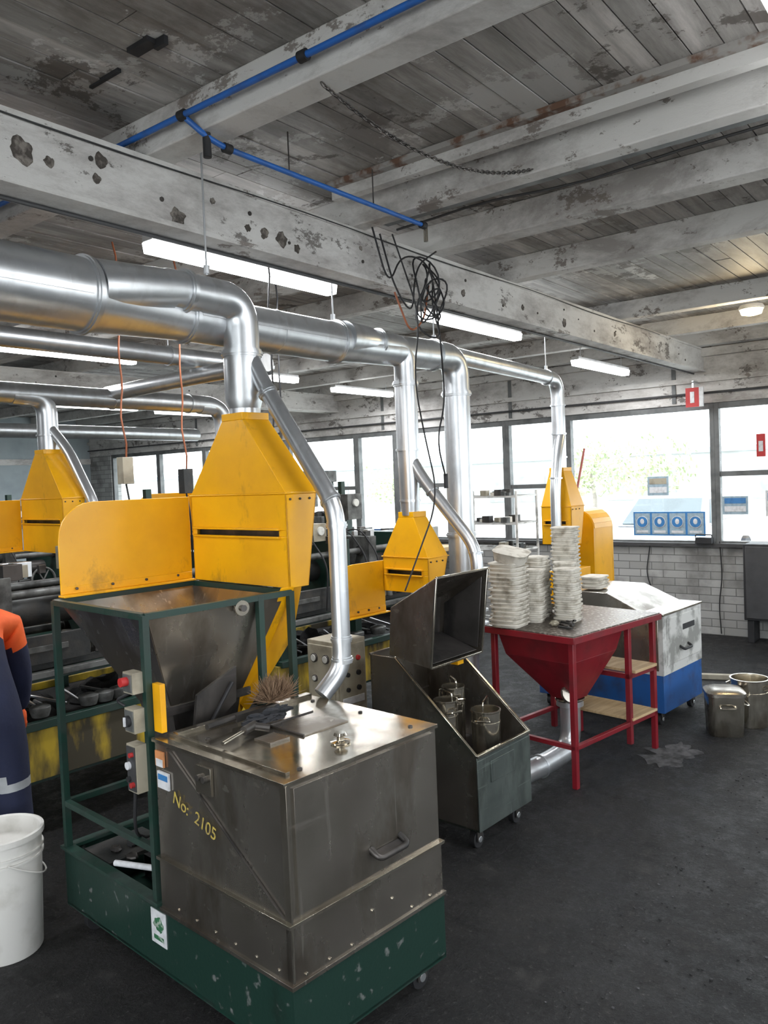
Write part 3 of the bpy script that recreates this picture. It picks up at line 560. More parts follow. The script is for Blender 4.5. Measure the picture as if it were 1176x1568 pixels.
# ---------------------------------------------------------------- red table
FT = (3.936, 1.84, 0)
b = B('red_hopper_table', FT, -9); W, D, Z = .88, .56, .82
for px, py in ((.015, .015), (W - .015, .015), (.015, D - .015), (W - .015, D - .015), (.58, .015), (.58, D - .015)): b.box(px - .015, px + .015, py - .015, py + .015, 0 if px != .58 else .1, Z - .03, 'red')
for yy in (.015, D - .015):
    b.bar((0, yy, Z - .02), (W, yy, Z - .02), .03, 'red', .035); b.bar((0, yy, .22), (W, yy, .22), .025, 'red')
    b.bar((.58, yy, .50), (W, yy, .50), .03, 'red')
for xx in (.015, W - .015):
    b.bar((xx, 0, Z - .02), (xx, D, Z - .02), .03, 'red', .035); b.bar((xx, 0, .22), (xx, D, .22), .025, 'red')
b.bar((.58, 0, .5), (.58, D, .5), .03, 'red'); b.bar((W - .015, 0, .5), (W - .015, D, .5), .03, 'red')
b.box(.60, W - .03, -.02, D - .02, .515, .532, 'ply'); b.box(.58, W - .02, -.01, D - .03, .237, .252, 'ply')
b.box(-.02, W + .02, -.02, D + .02, Z, Z + .012, 'tread'); b.box(-.025, W + .025, -.028, -.02, Z - .03, Z + .006, 'red'); b.box(-.028, -.02, -.025, D + .02, Z - .03, Z + .006, 'red')
t = [(.03, .03, Z - .03), (.56, .03, Z - .03), (.56, D - .03, Z - .03), (.03, D - .03, Z - .03)]; mm = [(.06, .06, .66), (.53, .06, .66), (.53, D - .06, .66), (.06, D - .06, .66)]
q = [(.24, .17, .40), (.38, .17, .40), (.38, .31, .40), (.24, .31, .40)]
b.hexa(mm, t, 'red'); b.hexa(q, mm, 'red')
b.ring((.31, .24, .39), (0, 0, 1), .085, .012, 'steeltop'); b.ring((.31, .24, .365), (0, 0, 1), .078, .03, 'galv')
b.ring((.20, .17, .45), (-.3, -1, .4), .05, .02, 'steel')
b.tube(fillet([(.31, .24, .38), (.31, .24, .10), (.05, .22, .085), (-.42, .22, .085)], .16, 9), .058, 'galv', 26)
for xx in (-.02, -.3): b.ring((xx, .22, .085), (1, 0, 0), .066, .014, 'galv')
b.done(0.002)
def stack(x, y, w, d, h, rot, z=.833, name='mould_tray_stack', pitch=.024):
    b = B(name, (x, y, z)); n = max(3, int(h / pitch)); p = h / n
    for i in range(n):
        ox, oy = random.uniform(-.005, .005), random.uniform(-.005, .005); ra = math.radians(rot + random.uniform(-4, 4)); zz = i * p
        r = min(w, d) * .22; sc = random.uniform(.95, 1.0)
        b.loft([rrect(ox, oy, w * sc * .90, d * sc * .90, r * .9, zz, 4, ra), rrect(ox, oy, w * sc * .92, d * sc * .92, r, zz + p * .5, 4, ra),
                rrect(ox, oy, w * sc * 1.02, d * sc * 1.02, r, zz + p * .55, 4, ra), rrect(ox, oy, w * sc * 1.02, d * sc * 1.02, r, zz + p * .93, 4, ra),
                rrect(ox, oy, w * sc * .90, d * sc * .90, r * .9, zz + p * .97, 4, ra)], 'cream')
    return b.done()
for a in ((4.06, 2.28, .20, .19, .37, 5), (4.23, 2.21, .12, .12, .31, 10), (4.34, 2.05, .14, .14, .31, 0), (4.49, 2.13, .14, .14, .33, 20), (4.65, 2.20, .15, .16, .53, 8), (4.38, 2.27, .14, .13, .37, 0), (4.54, 2.33, .13, .12, .32, 0)): stack(*a)
stack(5.42, 2.35, .20, .16, .085, 0, .872)
b = B('mould_tray_tilted', (4.05, 2.26, 1.212))
b.loft([rrect(0, 0, .17, .17, .05, 0), rrect(0, 0, .19, .19, .05, .05), rrect(0, 0, .2, .2, .05, .055), rrect(0, 0, .16, .16, .05, .06)], 'cream'); o = b.done(); o.rotation_euler = (math.radians(12), math.radians(-8), .2)
b = B('hand_tools_scatter', (4.06, 1.93, .835), 20)
for k in range(12): b.bar((k * .025, -.03 + .02 * (k % 2), .008 + .004 * (k % 3)), (k * .025 + .05, .05 - .03 * (k % 3), .008), .012, 'steeldark' if k % 2 else 'iron', .012)
b.blob((.12, .08, .016), .03, .025, .015, 'beige', .5)
b.done(0.002)

# ---------------------------------------------------------------- blue / white cabinet
b = B('blue_white_cabinet_trolley', (5.21, 1.80, 0), -5); W, D = .63, .95
b.box(0, W, 0, D, .09, .34, 'blue'); b.box(-.003, W + .003, -.003, D, .34, .74, 'white'); b.box(-.01, W + .01, -.01, D + .01, .735, .75, 'steeltop')
b.hexa([(.0, .15, .75), (W, .15, .75), (W, .75, .75), (0, .75, .75)], [(.02, .40, .86), (W - .02, .40, .86), (W - .02, .72, .86), (.02, .72, .86)], 'steel')
b.box(.05, W - .05, -.008, 0, .40, .71, 'white'); b.tube(fillet([(.25, -.005, .5), (.25, -.04, .48), (.38, -.04, .48), (.38, -.005, .5)], .02), .009, 'black', 10); b.box(.3, .5, -.01, -.004, .6, .64, 'black')
b.box(-.008, 0, .03, .92, .37, .73, 'steel')
for px, py in ((.06, .06), (W - .06, .06), (.06, D - .06), (W - .06, D - .06)): b.caster(px, py, .036)
b.box(.1, .5, .78, .9, .75, .98, 'yellow')
b.done(0.004)
b = B('yellow_machine_guard', (6.02, 2.60, 0), -5)
pts = [(0, 0, 0.8)] + [(0, .17 - .17 * math.cos(math.radians(a)), 1.25 + .15 * math.sin(math.radians(a))) for a in range(0, 181, 15)] + [(0, .34, .8)]
b.plate(pts, .02, 'yellow'); b.plate([(p[0] + .3, p[1], p[2]) for p in pts], .02, 'yellow')
def q2(a): return (.17 - .17 * math.cos(math.radians(a)), 1.25 + .15 * math.sin(math.radians(a)))
for a in range(0, 180, 15):
    p, q3 = q2(a), q2(a + 15); b.plate([(0, p[0], p[1]), (.3, p[0], p[1]), (.3, q3[0], q3[1]), (0, q3[0], q3[1])], .01, 'yellow')
b.box(.0, .3, .0, .34, 0, .8, 'blue'); b.box(0, .3, 0, .01, .8, 1.26, 'yellow'); b.done()
b = B('rubber_floor_edging', (6.7, 1.6, 0), 20); b.box(0, .05, 0, 1.0, 0, .04, 'beige'); b.box(.05, .09, 0, 1.0, 0, .02, 'black'); b.done(.004)

# ---------------------------------------------------------------- core making machines
def machine(loc, seed, rz=0, L=1.5):
    random.seed(seed); b = B('core_making_machine', loc, rz)
    for px in (.05, L - .05):
        for py in (.05, .85): b.box(px - .05, px + .05, py - .05, py + .05, 0, .3, 'green')
    b.box(0, L, 0, .9, .28, .36, 'green'); b.box(0, L, -.02, .0, .30, .56, 'yellowdirty'); b.box(0, L, .88, .9, .3, .56, 'yellowdirty'); b.box(-.02, 0, -.02, .9, .3, .56, 'yellowdirty')
    b.bar((0, -.02, .57), (L, -.02, .57), .04, 'green'); b.box(0, L, 0, .88, .36, .52, 'sand')
    for k in range(9): b.blob((random.uniform(.15, L - .15), random.uniform(.13, .7), .53), random.uniform(.08, .14), .12, random.uniform(.05, .12), 'sand', .6, 16, 10, k)
    for px in (.06, L * .5, L - .06): b.box(px - .03, px + .03, .0, .06, .36, .80, 'green'); b.box(px - .03, px + .03, .8, .86, .36, 1.1, 'green')
    b.box(0, L, -.01, .5, .78, .82, 'green'); b.box(.05, L - .1, .05, .35, .82, .86, 'iron'); b.box(-.01, L, -.05, -.01, .80, .83, 'ironlight')
    for yy, zz in ((.12, .95), (.5, .95), (.12, 1.2), (.5, 1.2)): b.cyl((0.05, yy, zz), (L - .05, yy, zz), .022, 'ironlight')
    for px, w in ((.06, .07), (L * .42, .10), (L * .62, .08), (L - .12, .10)):
        b.box(px, px + w, .04, .58, .84, 1.30, 'green' if w > .09 else 'ironlight')
        for yy, zz in ((.12, .95), (.5, .95), (.12, 1.2), (.5, 1.2)): b.ring((px - .01, yy, zz), (1, 0, 0), .035, .03, 'iron')
    b.cyl((.13, .31, 1.08), (L * .42, .31, 1.08), .075, 'iron'); b.cyl((L * .7, .31, 1.08), (L - .12, .31, 1.08), .06, 'steeldark')
    c = Vector((L * .8, -.02, 1.0)); b.tube([c + Vector((.10 * math.cos(a), 0, .10 * math.sin(a))) for a in [2 * math.pi * k / 24 for k in range(25)]], .010, 'ironlight', 8)
    for k in range(3): a = k * math.pi / 3; b.bar(c - Vector((.10 * math.cos(a), 0, .10 * math.sin(a))), c + Vector((.10 * math.cos(a), 0, .10 * math.sin(a))), .010, 'ironlight')
    b.ring((-.06, .12, 1.02), (1, .2, 0), .13, .05, 'ironlight', 28); b.ring((-.09, .12, 1.02), (1, .2, 0), .10, .02, 'iron', 28); b.ring((-.10, .12, 1.02), (1, .2, 0), .03, .05, 'ironlight')
    b.box(.1, .5, .0, .03, .86, 1.0, 'iron'); b.box(.14, .38, -.006, .0, .92, .95, 'ironlight')
    for k in range(46):
        px, py = random.uniform(.05, L - .2), random.uniform(0, .35); s = random.uniform(.02, .07)
        if k % 2: b.box(px, px + s * 1.5, py, py + s, .86, .86 + s * 1.2, random.choice(['iron', 'steeldark', 'ironlight', 'beige', 'galv']))
        else: b.cyl((px, py, .86), (px, py, .86 + s * 1.4), s * .4, random.choice(['iron', 'ironlight', 'steeldark', 'galv']))
    for k in range(22):
        px, py = random.uniform(.05, L - .15), random.uniform(.05, .5); s = random.uniform(.02, .06)
        b.box(px, px + s * 1.6, py, py + s, 1.28, 1.30 + s, random.choice(['iron', 'ironlight', 'steeldark', 'galv', 'beige']))
    for k in range(14):
        px = random.uniform(.05, L - .1); b.bar((px, random.uniform(.0, .2), .59), (px + random.uniform(-.15, .15), random.uniform(.2, .5), .62), .012, random.choice(['galv', 'ironlight', 'iron']))
    for k in range(3):
        px = random.uniform(.1, L - .3); b.tube(fillet([(px, .3, 1.3), (px + .05, .1, 1.38), (px + .12, -.03, 1.15), (px + .1, -.02, .85)], .10), .006, 'black', 8)
    for k in range(6): b.lathe([(.04, 0), (.05, .03), (.05, .05), (.02, .06)], (random.uniform(.2, L - .2), .02, .60), 'ironlight', 16)
    b.box(L * .3, L * .3 + .12, .1, .22, 1.30, 1.42, 'beige'); b.ring((L * .3 + .06, .095, 1.37), (0, 1, 0), .03, .02, 'gauge')
    b.box(L * .85 - .02, L * .85 + .02, .6, .64, 1.1, 1.7, 'green'); b.box(L * .85 - .06, L * .85 + .1, .5, .6, 1.4, 1.6, 'ironlight'); b.ring((L * .85 + .02, .49, 1.53), (0, 1, 0), .03, .02, 'gauge')
    b.done(0.003); random.seed(seed + 100)
machine((1.80, 3.78, 0), 1, -3); machine((3.50, 3.62, 0), 2, -3)
machine((2.2, 6.2, 0), 4, 0); machine((4.1, 6.2, 0), 5, 0); machine((6.0, 6.3, 0), 6, 0)
b = B('press_column_frame', (4.6, 4.75, 0))
for px in (0, .7):
    for py in (0, .5): b.box(px, px + .07, py, py + .07, 0, 1.75, 'green')
b.box(-.02, .79, -.02, .59, 1.7, 1.8, 'ironlight'); b.box(.1, .67, .05, .5, .7, .8, 'iron'); b.cyl((.38, .28, 1.4), (.38, .28, 1.75), .08, 'ironlight'); b.cyl((.38, .28, 1.1), (.38, .28, 1.4), .03, 'steeltop'); b.box(.2, .56, .12, .44, 1.05, 1.12, 'iron'); b.done(.004)

b = B('wire_storage_rack', (6.5, 3.55, 0))
for px in (0, .4):
    for py in (0, .7): b.cyl((px, py, 0), (px, py, 1.55), .012, 'white')
for z in (.3, .75, 1.0, 1.25, 1.5):
    for py in (0, .7): b.bar((0, py, z), (.4, py, z), .013, 'white')
    for px in (0, .4): b.bar((px, 0, z), (px, .7, z), .016, 'white')
    for k in range(5): b.bar((k * .1, 0, z), (k * .1, .7, z), .008, 'white')
for k in range(34):
    z = random.choice((.757, 1.007, 1.257, 1.507, 1.507)); px, py = random.uniform(.03, .3), random.uniform(.03, .6); s = random.uniform(.03, .08)
    b.box(px, px + s, py, py + s, z, z + s * .8, random.choice(['iron', 'cream', 'steeldark', 'beige', 'ironlight']))
b.done()
b = B('workbench', (7.6, 5.3, 0)); b.box(0, .7, 0, 2.0, .82, .87, 'ply')
for px in (.05, .65):
    for py in (.05, 1.95): b.box(px - .03, px + .03, py - .03, py + .03, 0, .82, 'green')
b.box(.05, .65, .05, 1.95, .3, .33, 'green')
for k in range(26):
    px, py = random.uniform(.05, .55), random.uniform(.05, 1.8); s = random.uniform(.05, .16)
    b.box(px, px + s, py, py + s, .87, .87 + s * 1.5, random.choice(['iron', 'steeldark', 'beige', 'blue', 'ironlight', 'white']))
b.done(0.003)
b = B('tool_locker', (7.2, 7.7, 0)); b.box(0, .5, 0, .9, .05, 1.75, 'beige'); b.box(-.01, 0, .02, .44, .08, 1.72, 'beige'); b.box(-.01, 0, .46, .88, .08, 1.72, 'beige'); b.box(-.02, -.01, .40, .42, .8, .95, 'black')
for px in (.05, .45):
    for py in (.05, .85): b.box(px - .02, px + .02, py - .02, py + .02, 0, .05, 'black')
b.done(0.004)
b = B('leaning_pole', (7.5, 3.75, 0)); b.cyl((0, 0, 0.0), (.75, -.1, 1.95), .012, 'redrust'); b.box(-.06, .06, -.02, .02, 0, .05, 'iron'); b.done()
b = B('black_wall_cabinet', (8.12, 1.1, 0)); b.box(0, .28, 0, .92, .22, .95, 'black'); b.box(-.012, 0, .02, .45, .24, .93, 'frameblk'); b.box(-.012, 0, .47, .9, .24, .93, 'frameblk')
for py in (.05, .87): b.box(.03, .25, py - .03, py + .03, 0, .22, 'black')
b.done(0.01)
b = B('radio_on_sill', (8.31, 2.36, .93)); b.box(0, .08, 0, .16, 0, .06, 'black'); b.tube(fillet([(.02, .0, .06), (.02, .0, .09), (.02, .16, .09), (.02, .16, .06)], .02), .006, 'black', 8); b.done(.004)
b = B('wall_cable'); b.tube(fillet([(8.38, 2.3, .95), (8.37, 2.28, .6), (8.38, 2.32, .3), (8.37, 2.3, 0.02)], .1), .006, 'black', 8); b.tube(fillet([(8.38, 3.0, .93), (8.37, 3.05, .6), (8.38, 2.95, .3), (8.37, 3.0, 0.02)], .1), .006, 'black', 8); b.done()
b = B('mandatory_safety_sign', (8.40, 2.44, 1.0)); b.box(-.004, .004, 0, .74, 0, .25, 'signblue')
for k in range(4):
    yy = .095 + k * .183; b.box(-.006, -.003, yy - .08, yy + .08, .015, .235, 'signpale'); b.ring((-.008, yy, .145), (1, 0, 0), .062, .006, 'label', 24); b.ring((-.011, yy, .145), (1, 0, 0), .055, .006, 'signblue', 24); b.blob((-.014, yy, .15), .003, .022, .03, 'label'); b.box(-.009, -.004, yy - .06, yy + .06, .03, .055, 'label')
b.done()
for i, (yy, zz, w, h, mm) in enumerate(((2.80, 1.42, .22, .20, 'signpale'), (2.03, 1.22, .24, .18, 'signpale'), (1.62, 1.2, .25, .25, 'label'))):
    b = B('window_notice', (8.40, yy, zz)); b.box(-.004, .004, 0, w, 0, h, mm); b.box(-.006, -.003, .02, w - .02, h * .6, h * .9, 'signblue' if i != 0 else 'beige'); b.box(-.006, -.003, .02, w - .02, h * .15, h * .45, 'label'); b.done()
b = B('red_exit_sign', (8.22, 2.42, 2.30)); b.box(0, .02, 0, .13, 0, .19, 'redbright'); b.box(-.004, 0, .045, .085, .04, .15, 'label'); b.box(0, .02, -.04, 0, 0, .19, 'label'); b.box(0.005, .015, .05, .07, .19, .25, 'galv'); b.box(0.005, .18, .05, .07, .24, .26, 'galv'); b.done()
b = B('red_fire_notice', (8.385, 1.86, 1.78)); b.box(0, .01, 0, .08, 0, .22, 'redbright'); b.box(-.003, 0, .02, .06, .05, .15, 'label'); b.done()

# ---------------------------------------------------------------- pipes and cables overhead
b = B('blue_air_line')
b.tube([(1.755, 2.42, 2.93), (1.755, -1.5, 2.93)], .010, 'bluepipe', 14); b.tube([(1.755, 2.42, 2.93), (1.755, 9.5, 2.93)], .010, 'bluepipe', 14)
b.tube(fillet([(1.755, 2.15, 2.93), (1.82, 2.10, 2.86), (1.90, 2.10, 2.85), (3.08, 2.10, 2.85)], .05), .010, 'bluepipe', 14)
for p, d in (((1.755, 2.15, 2.93), (0, 1, 0)), ((1.755, 1.6, 2.93), (0, 1, 0)), ((1.90, 2.10, 2.85), (1, 0, 0)), ((3.06, 2.10, 2.85), (1, 0, 0))): b.ring(p, d, .017, .03, 'black', 14)
b.cyl((1.82, 2.11, 2.88), (1.82, 2.11, 2.80), .014, 'black'); b.cyl((3.08, 2.1, 2.85), (3.08, 2.1, 2.78), .01, 'steeltop')
for xx in (2.2, 2.7): b.cyl((xx, 2.1, 2.85), (xx, 2.1, 3.0), .003, 'steeldark', seg=6)
b.done()
def sag(p0, p1, s, n=18): return [Vector(p0).lerp(Vector(p1), k / n) - Vector((0, 0, s * 4 * (k / n) * (1 - k / n))) for k in range(n + 1)]
b = B('hanging_chain')
pts = sag((1.83, 1.60, 2.88), (2.93, 1.48, 2.90), .10, 66)
for i in range(0, 66):
    d = (pts[i + 1] - pts[i]); n = d.normalized(); sd = n.cross(Vector((0, 0, 1))).normalized() if i % 2 else Vector((0, 0, 1))
    c = (pts[i] + pts[i + 1]) / 2; b.tube([c + n * .012 * math.cos(a) + sd * .006 * math.sin(a) for a in [2 * math.pi * k / 8 for k in range(9)]], .0025, 'steeldark', 6)
b.done()
b = B('hanging_cable_loops')
random.seed(3)
for k in range(7):
    r = random.uniform(.06, .14); cx, cz = 3.38 + random.uniform(-.10, .13), 2.61 + random.uniform(-.07, .11)
    b.tube([(cx + r * .75 * math.cos(a), 2.33 + .03 * math.sin(a * 2 + k), cz + r * 1.3 * math.sin(a)) for a in [2 * math.pi * j / 24 for j in range(25)]], .0045, 'black', 8)
b.tube(fillet([(3.0, 2.36, 2.93), (3.05, 2.3, 2.60), (3.2, 2.33, 2.80), (3.45, 2.33, 2.80), (3.52, 2.33, 2.4), (3.72, 2.45, 2.1), (3.55, 2.4, 1.9), (3.7, 2.45, 1.7)], .15), .0045, 'black', 8)
b.tube(fillet([(3.2, 2.38, 2.9), (3.3, 2.30, 2.5), (3.22, 2.3, 2.2), (3.30, 2.3, 1.9), (3.33, 2.25, 1.6), (3.15, 2.35, 1.15)], .15), .004, 'black', 8)
b.tube(fillet([(3.1, 2.38, 2.88), (3.12, 2.32, 2.62), (3.26, 2.32, 2.50), (3.30, 2.32, 2.75), (3.55, 2.36, 2.88)], .12), .0045, 'black', 8)
b.tube(fillet([(3.2, 2.38, 2.62), (3.28, 2.35, 2.42), (3.4, 2.35, 2.5), (3.5, 2.38, 2.7)], .1), .005, 'cableorange', 8)
b.cyl((3.7, 2.45, 1.72), (3.7, 2.45, 1.64), .012, 'black')
b.done()
b = B('pendant_power_cable')
for (x, y, z0, mc, mb) in ((2.32, 3.4, 1.86, 'cableorange', 'beige'), (2.72, 3.45, 1.80, 'cableorange', 'iron'), (2.9, 2.95, 1.7, 'black', 'black'), (3.3, 3.3, 1.75, 'black', 'iron')):
    b.tube([(x + .012 * math.sin(k * 1.3), y + .012 * math.cos(k * 1.1), 2.9 - (2.9 - z0) * k / 16) for k in range(17)], .005, mc, 8)
    b.box(x - .03, x + .03, y - .025, y + .025, z0 - .13, z0, mb) if mb != 'black' else b.cyl((x, y, z0), (x, y, z0 - .1), .014, 'black')
    b.tube(fillet([(x, y, z0 - .13), (x + .02, y, z0 - .25), (x + .1, y + .1, z0 - .5)], .08), .005, 'black', 8)
b.done(0.003)

# ---------------------------------------------------------------- bucket
b = B('white_plastic_bucket', (1.415, 2.985, 0))
b.lathe([(.125, 0), (.128, .005), (.142, .40), (.142, .43), (.152, .432), (.152, .452), (.143, .455), (.136, .45), (.120, .02)], (0, 0, 0), 'plastic', 40)
b.ring((0, 0, .36), (0, 0, 1), .147, .008, 'plastic', 40); b.ring((0, 0, .385), (0, 0, 1), .148, .006, 'plastic', 40)
b.tube([(.15 * math.cos(a), .15 * math.sin(a), .37 - .10 * math.sin(a + 1.9)) for a in [-1.9 + 3.14 * k / 18 for k in range(19)]], .003, 'plastic', 8)
b.done()

# ---------------------------------------------------------------- worker
def skinned(name, pts, edges, rad, root, sub=2):
    me = bpy.data.meshes.new(name); me.from_pydata(pts, edges, []); o = bpy.data.objects.new(name, me); C.collection.objects.link(o)
    o.modifiers.new('skin', 'SKIN'); sk = me.skin_vertices[0].data
    for i, r in enumerate(rad): sk[i].radius = (r, r) if not hasattr(r, '__len__') else r; sk[i].use_root = (i == root)
    s = o.modifiers.new('sub', 'SUBSURF'); s.levels = sub; s.render_levels = sub
    C.view_layer.update(); dg = C.evaluated_depsgraph_get(); m2 = bpy.data.meshes.new_from_object(o.evaluated_get(dg))
    bpy.data.objects.remove(o); o2 = bpy.data.objects.new(name, m2); C.collection.objects.link(o2)
    for p in m2.polygons: p.use_smooth = True
    return o2
wp = bpy.data.objects.new('worker', None); C.collection.objects.link(wp)
hx, hy = 1.48, 3.25
fx, fy = .30, .954
sx_, sy_ = .954, -.30
def Pw(f, s, z): return (hx + fx * f + sx_ * s, hy + fy * f + sy_ * s, z)
pts = [Pw(0, 0, .88), Pw(.06, 0, 1.00), Pw(.15, 0, 1.10), Pw(.22, 0, 1.17), Pw(.27, 0, 1.23), Pw(.31, 0, 1.28),
       Pw(.0, .09, .80), Pw(.05, .12, .46), Pw(-.02, .14, .10), Pw(.12, .16, .045),
       Pw(.0, -.09, .80), Pw(.09, -.11, .46), Pw(.06, -.13, .10), Pw(.20, -.15, .045),
       Pw(.22, .17, 1.13), Pw(.25, .21, .90), Pw(.32, .21, .74),
       Pw(.22, -.17, 1.13), Pw(.28, -.20, .88), Pw(.35, -.18, .74)]
ed = [(0, 1), (1, 2), (2, 3), (3, 4), (4, 5), (0, 6), (6, 7), (7, 8), (8, 9), (0, 10), (10, 11), (11, 12), (12, 13), (3, 14), (14, 15), (15, 16), (3, 17), (17, 18), (18, 19)]
rad = [.14, .14, .145, .13, .06, .05, .10, .075, .06, .045, .10, .075, .06, .045, .07, .052, .038, .07, .052, .038]
body = skinned('overalls_body', pts, ed, rad, 0)
for k in ('navy', 'orange', 'reflective', 'skin', 'black'): body.data.materials.append(M[k])
for p in body.data.polygons:
    c = p.center; f = (c.x - hx) * fx + (c.y - hy) * fy; s = (c.x - hx) * sx_ + (c.y - hy) * sy_; mi = 0
    if c.z > 1.04 and f > .06: mi = 1
    if f > .24 and c.z > 1.24 and abs(s) < .08: mi = 3
    if .50 < c.z < .55 and f < .3: mi = 2
    if c.z < .10: mi = 4
    p.material_index = mi
body.parent = wp
hc = Vector(Pw(.34, 0, 1.36))
b = B('head'); b.blob(hc, .078, .09, .115, 'skin', .05, 24, 16); b.blob(hc + Vector((0, 0, .035)), .088, .098, .10, 'label', 0, 24, 16)
fd = Vector((fx, fy, -.25)).normalized(); sd = Vector((sx_, sy_, 0))
b.blob(hc + fd * .09 - Vector((0, 0, .01)), .016, .016, .022, 'skin'); b.blob(hc + fd * .078 + sd * .032 + Vector((0, 0, .012)), .01, .01, .008, 'label'); b.blob(hc + fd * .078 - sd * .032 + Vector((0, 0, .012)), .01, .01, .008, 'label')
b.blob(hc + fd * .082 - Vector((0, 0, .045)), .02, .02, .006, 'redbright'); b.blob(hc + sd * .082, .012, .02, .03, 'skin'); b.blob(hc - sd * .082, .012, .02, .03, 'skin')
b.plate([hc + fd * .07 + sd * .07 + Vector((0, 0, .06)), hc + fd * .15 + sd * .05 + Vector((0, 0, .05)), hc + fd * .15 - sd * .05 + Vector((0, 0, .05)), hc + fd * .07 - sd * .07 + Vector((0, 0, .06))], .006, 'label')
b.done(parent=wp)
for sg in (1, -1):
    w0 = Vector(Pw(.32 if sg > 0 else .35, .21 if sg > 0 else -.18, .75)); dd = Vector((fx * .5, fy * .5, -.8)).normalized(); ss = sd * sg
    pt = [w0, w0 + dd * .05, w0 + dd * .09]; edg = [(0, 1), (1, 2)]; rd = [.030, .036, .034]
    for (off, ln) in ((-.028, .060), (-.01, .072), (.01, .068), (.027, .052)):
        i0 = len(pt); base = w0 + dd * .10 + sd * off
        pt += [base, base + dd * ln * .5 + Vector((fx, fy, 0)) * .006, base + dd * ln * .85 + Vector((fx, fy, 0)) * .025]; edg += [(2, i0), (i0, i0 + 1), (i0 + 1, i0 + 2)]; rd += [.011, .010, .009]
    i0 = len(pt); pt += [w0 + dd * .05 - ss * .035, w0 + dd * .09 - ss * .055]; edg += [(1, i0), (i0, i0 + 1)]; rd += [.013, .010]
    h = skinned('gloved_hand', [tuple(v) for v in pt], edg, rd, 0, 1); h.data.materials.append(M['orange']); h.parent = wp

b = B('sand_clumps'); random.seed(11)
for k in range(1500):
    x, y = random.uniform(.9, 5.0), random.uniform(-1.0, 1.2); s = random.uniform(.0015, .0055)
    b.blob((x, y, s * .3), s, s * 1.2, s * .6, 'sand' if k % 3 else 'powder', .4, 6, 4, k)
b.done()
b = B('spilled_powder_patch')
b.loft([[(4.72 + .22 * math.cos(a) * (1 + .7 * noise.noise(Vector((math.cos(a) * 2, math.sin(a) * 2, 3)))), 1.60 + .12 * math.sin(a) * (1 + .8 * noise.noise(Vector((math.cos(a) * 3, math.sin(a) * 3, 9)))), z) for a in [2 * math.pi * k / 60 for k in range(60)]] for z in (0.0, .002)], 'powder'); b.done()

# ---------------------------------------------------------------- outside
GZ = -.25
b = B('outdoor_ground'); b.box(8.7, 60, -40, 60, GZ - .1, GZ, 'concreteout'); b.box(-50, -3.3, -40, 60, -.2, -.12, 'concreteout'); b.done()
b = B('neighbour_building'); b.box(34, 36, -30, 50, GZ, 2.3, 'outwall'); b.box(33.8, 36, -30, 50, 2.3, 2.5, 'signpale')
for k in range(12): b.box(33.95, 34, -25 + k * 6, -22 + k * 6, .4, 1.6, 'outglass')
b.done()
random.seed(5)
def tree(x, y, r, h):
    b = B('tree', (x, y, GZ)); b.tube([(0, 0, 0), (.1, 0, h * .3), (0, .1, h * .6)], [.10, .08, .04], 'bark', 10)
    for k in range(700):
        d = Vector((random.gauss(0, 1), random.gauss(0, 1), random.gauss(0, 1))).normalized() * (random.random() ** .4)
        c = Vector((d.x * r, d.y * r, h * .68 + d.z * h * .38)); a = Vector((random.gauss(0, 1), random.gauss(0, 1), random.gauss(0, 1))).normalized() * .10; e = a.orthogonal().normalized() * .07
        b.geo([c - a, c + e, c + a, c - e], [(0, 1, 2, 3)], 'leaf')
    b.done()
for (x, y) in ((28, 10.0), (29, 12.5), (29, 22), (28, 33)): tree(x, y, random.uniform(1.4, 1.9), random.uniform(2.6, 3.2))
b = B('parked_car', (13.2, 4.9, GZ)); W = 1.75
lower = [(0, .28), (.02, .62), (.25, .80), (1.05, .93), (3.7, .98), (4.0, .85), (4.05, .3)]
ring_ = lambda yv, k: [(px, yv, .28 + (pz - .28) * k) for px, pz in lower]
b.loft([ring_(-W / 2 + .06, .9), ring_(-W / 2, 1), ring_(W / 2, 1), ring_(W / 2 - .06, .9)], 'carwhite')
cab = lambda yv, k: [(.95, yv, .93), (1.6, yv * k, 1.44), (3.2, yv * k, 1.46), (3.8, yv, .97)]
b.loft([cab(-W / 2 + .08, .82), cab(W / 2 - .08, .82)], 'carwhite')
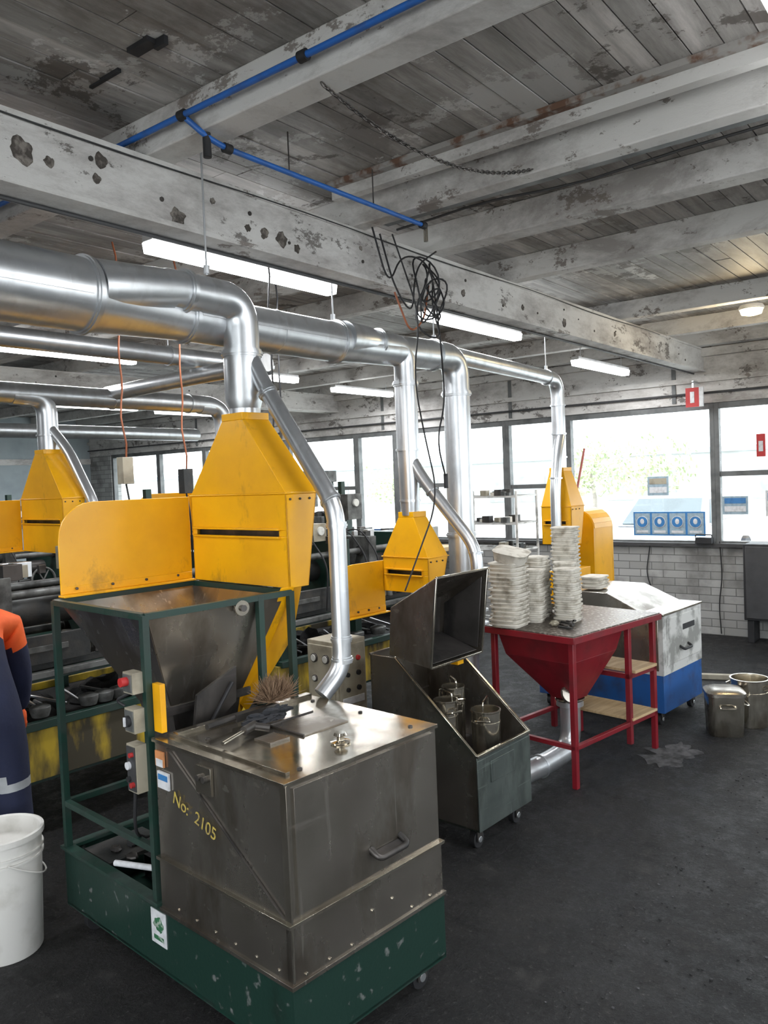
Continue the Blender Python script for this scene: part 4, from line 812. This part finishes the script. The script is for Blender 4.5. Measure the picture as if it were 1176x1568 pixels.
b.plate([(.96, -.68, .97), (.96, .68, .97), (1.56, .58, 1.40), (1.56, -.58, 1.40)], .03, 'carglass')
b.plate([(1.2, -.80, .98), (3.5, -.80, 1.0), (3.1, -.67, 1.40), (1.65, -.67, 1.38)], .03, 'carglass')
for yy in (-.62, .62): b.blob((.06, yy, .66), .06, .16, .07, 'label')
b.box(-.02, .02, -.5, .5, .42, .56, 'frameblk'); b.box(-.03, .0, -.2, .2, .36, .44, 'label')
for px in (.75, 3.3):
    for yy in (-.80, .80): b.cyl((px, yy - .1, .3), (px, yy + .1, .3), .3, 'black'); b.cyl((px, yy - .11, .3), (px, yy + .11, .3), .17, 'galv')
for yy in (-.92, .92): b.blob((1.2, yy, .98), .08, .1, .07, 'carwhite')
b.done(.01)

# ---------------------------------------------------------------- world, sun, camera
w = bpy.data.worlds.new('sky'); C.scene.world = w; w.use_nodes = True; nt = w.node_tree; bg = nt.nodes['Background']
bg.inputs['Color'].default_value = (0.91, 0.96, 1.0, 1); bg.inputs['Strength'].default_value = 5.5
sd_ = bpy.data.lights.new('sun', 'SUN'); sd_.energy = 3.5; sd_.angle = .05; so = bpy.data.objects.new('sun', sd_); C.collection.objects.link(so); so.rotation_euler = (math.radians(35), 0, math.radians(-70))
try:
    C.scene.view_settings.view_transform = 'Standard'; C.scene.view_settings.exposure = 0.22
except Exception: pass

cam = bpy.data.cameras.new('camera'); co = bpy.data.objects.new('camera', cam); C.collection.objects.link(co)
cam.sensor_fit = 'VERTICAL'; cam.sensor_height = 24; cam.lens = 24 * 1230 / 1568; cam.clip_start = .05; cam.clip_end = 200
yaw = math.radians(38); p = math.atan(.04)
f = Vector((math.cos(yaw) * math.cos(p), math.sin(yaw) * math.cos(p), -math.sin(p))); r0 = Vector((math.sin(yaw), -math.cos(yaw), 0)); u0 = r0.cross(f)
r = (r0 - .04 * u0).normalized(); u = (u0 + .04 * r0).normalized()
mw = Matrix(((r.x, u.x, -f.x, 0), (r.y, u.y, -f.y, 0), (r.z, u.z, -f.z, 1.7), (0, 0, 0, 1)))
co.matrix_world = mw; C.scene.camera = co
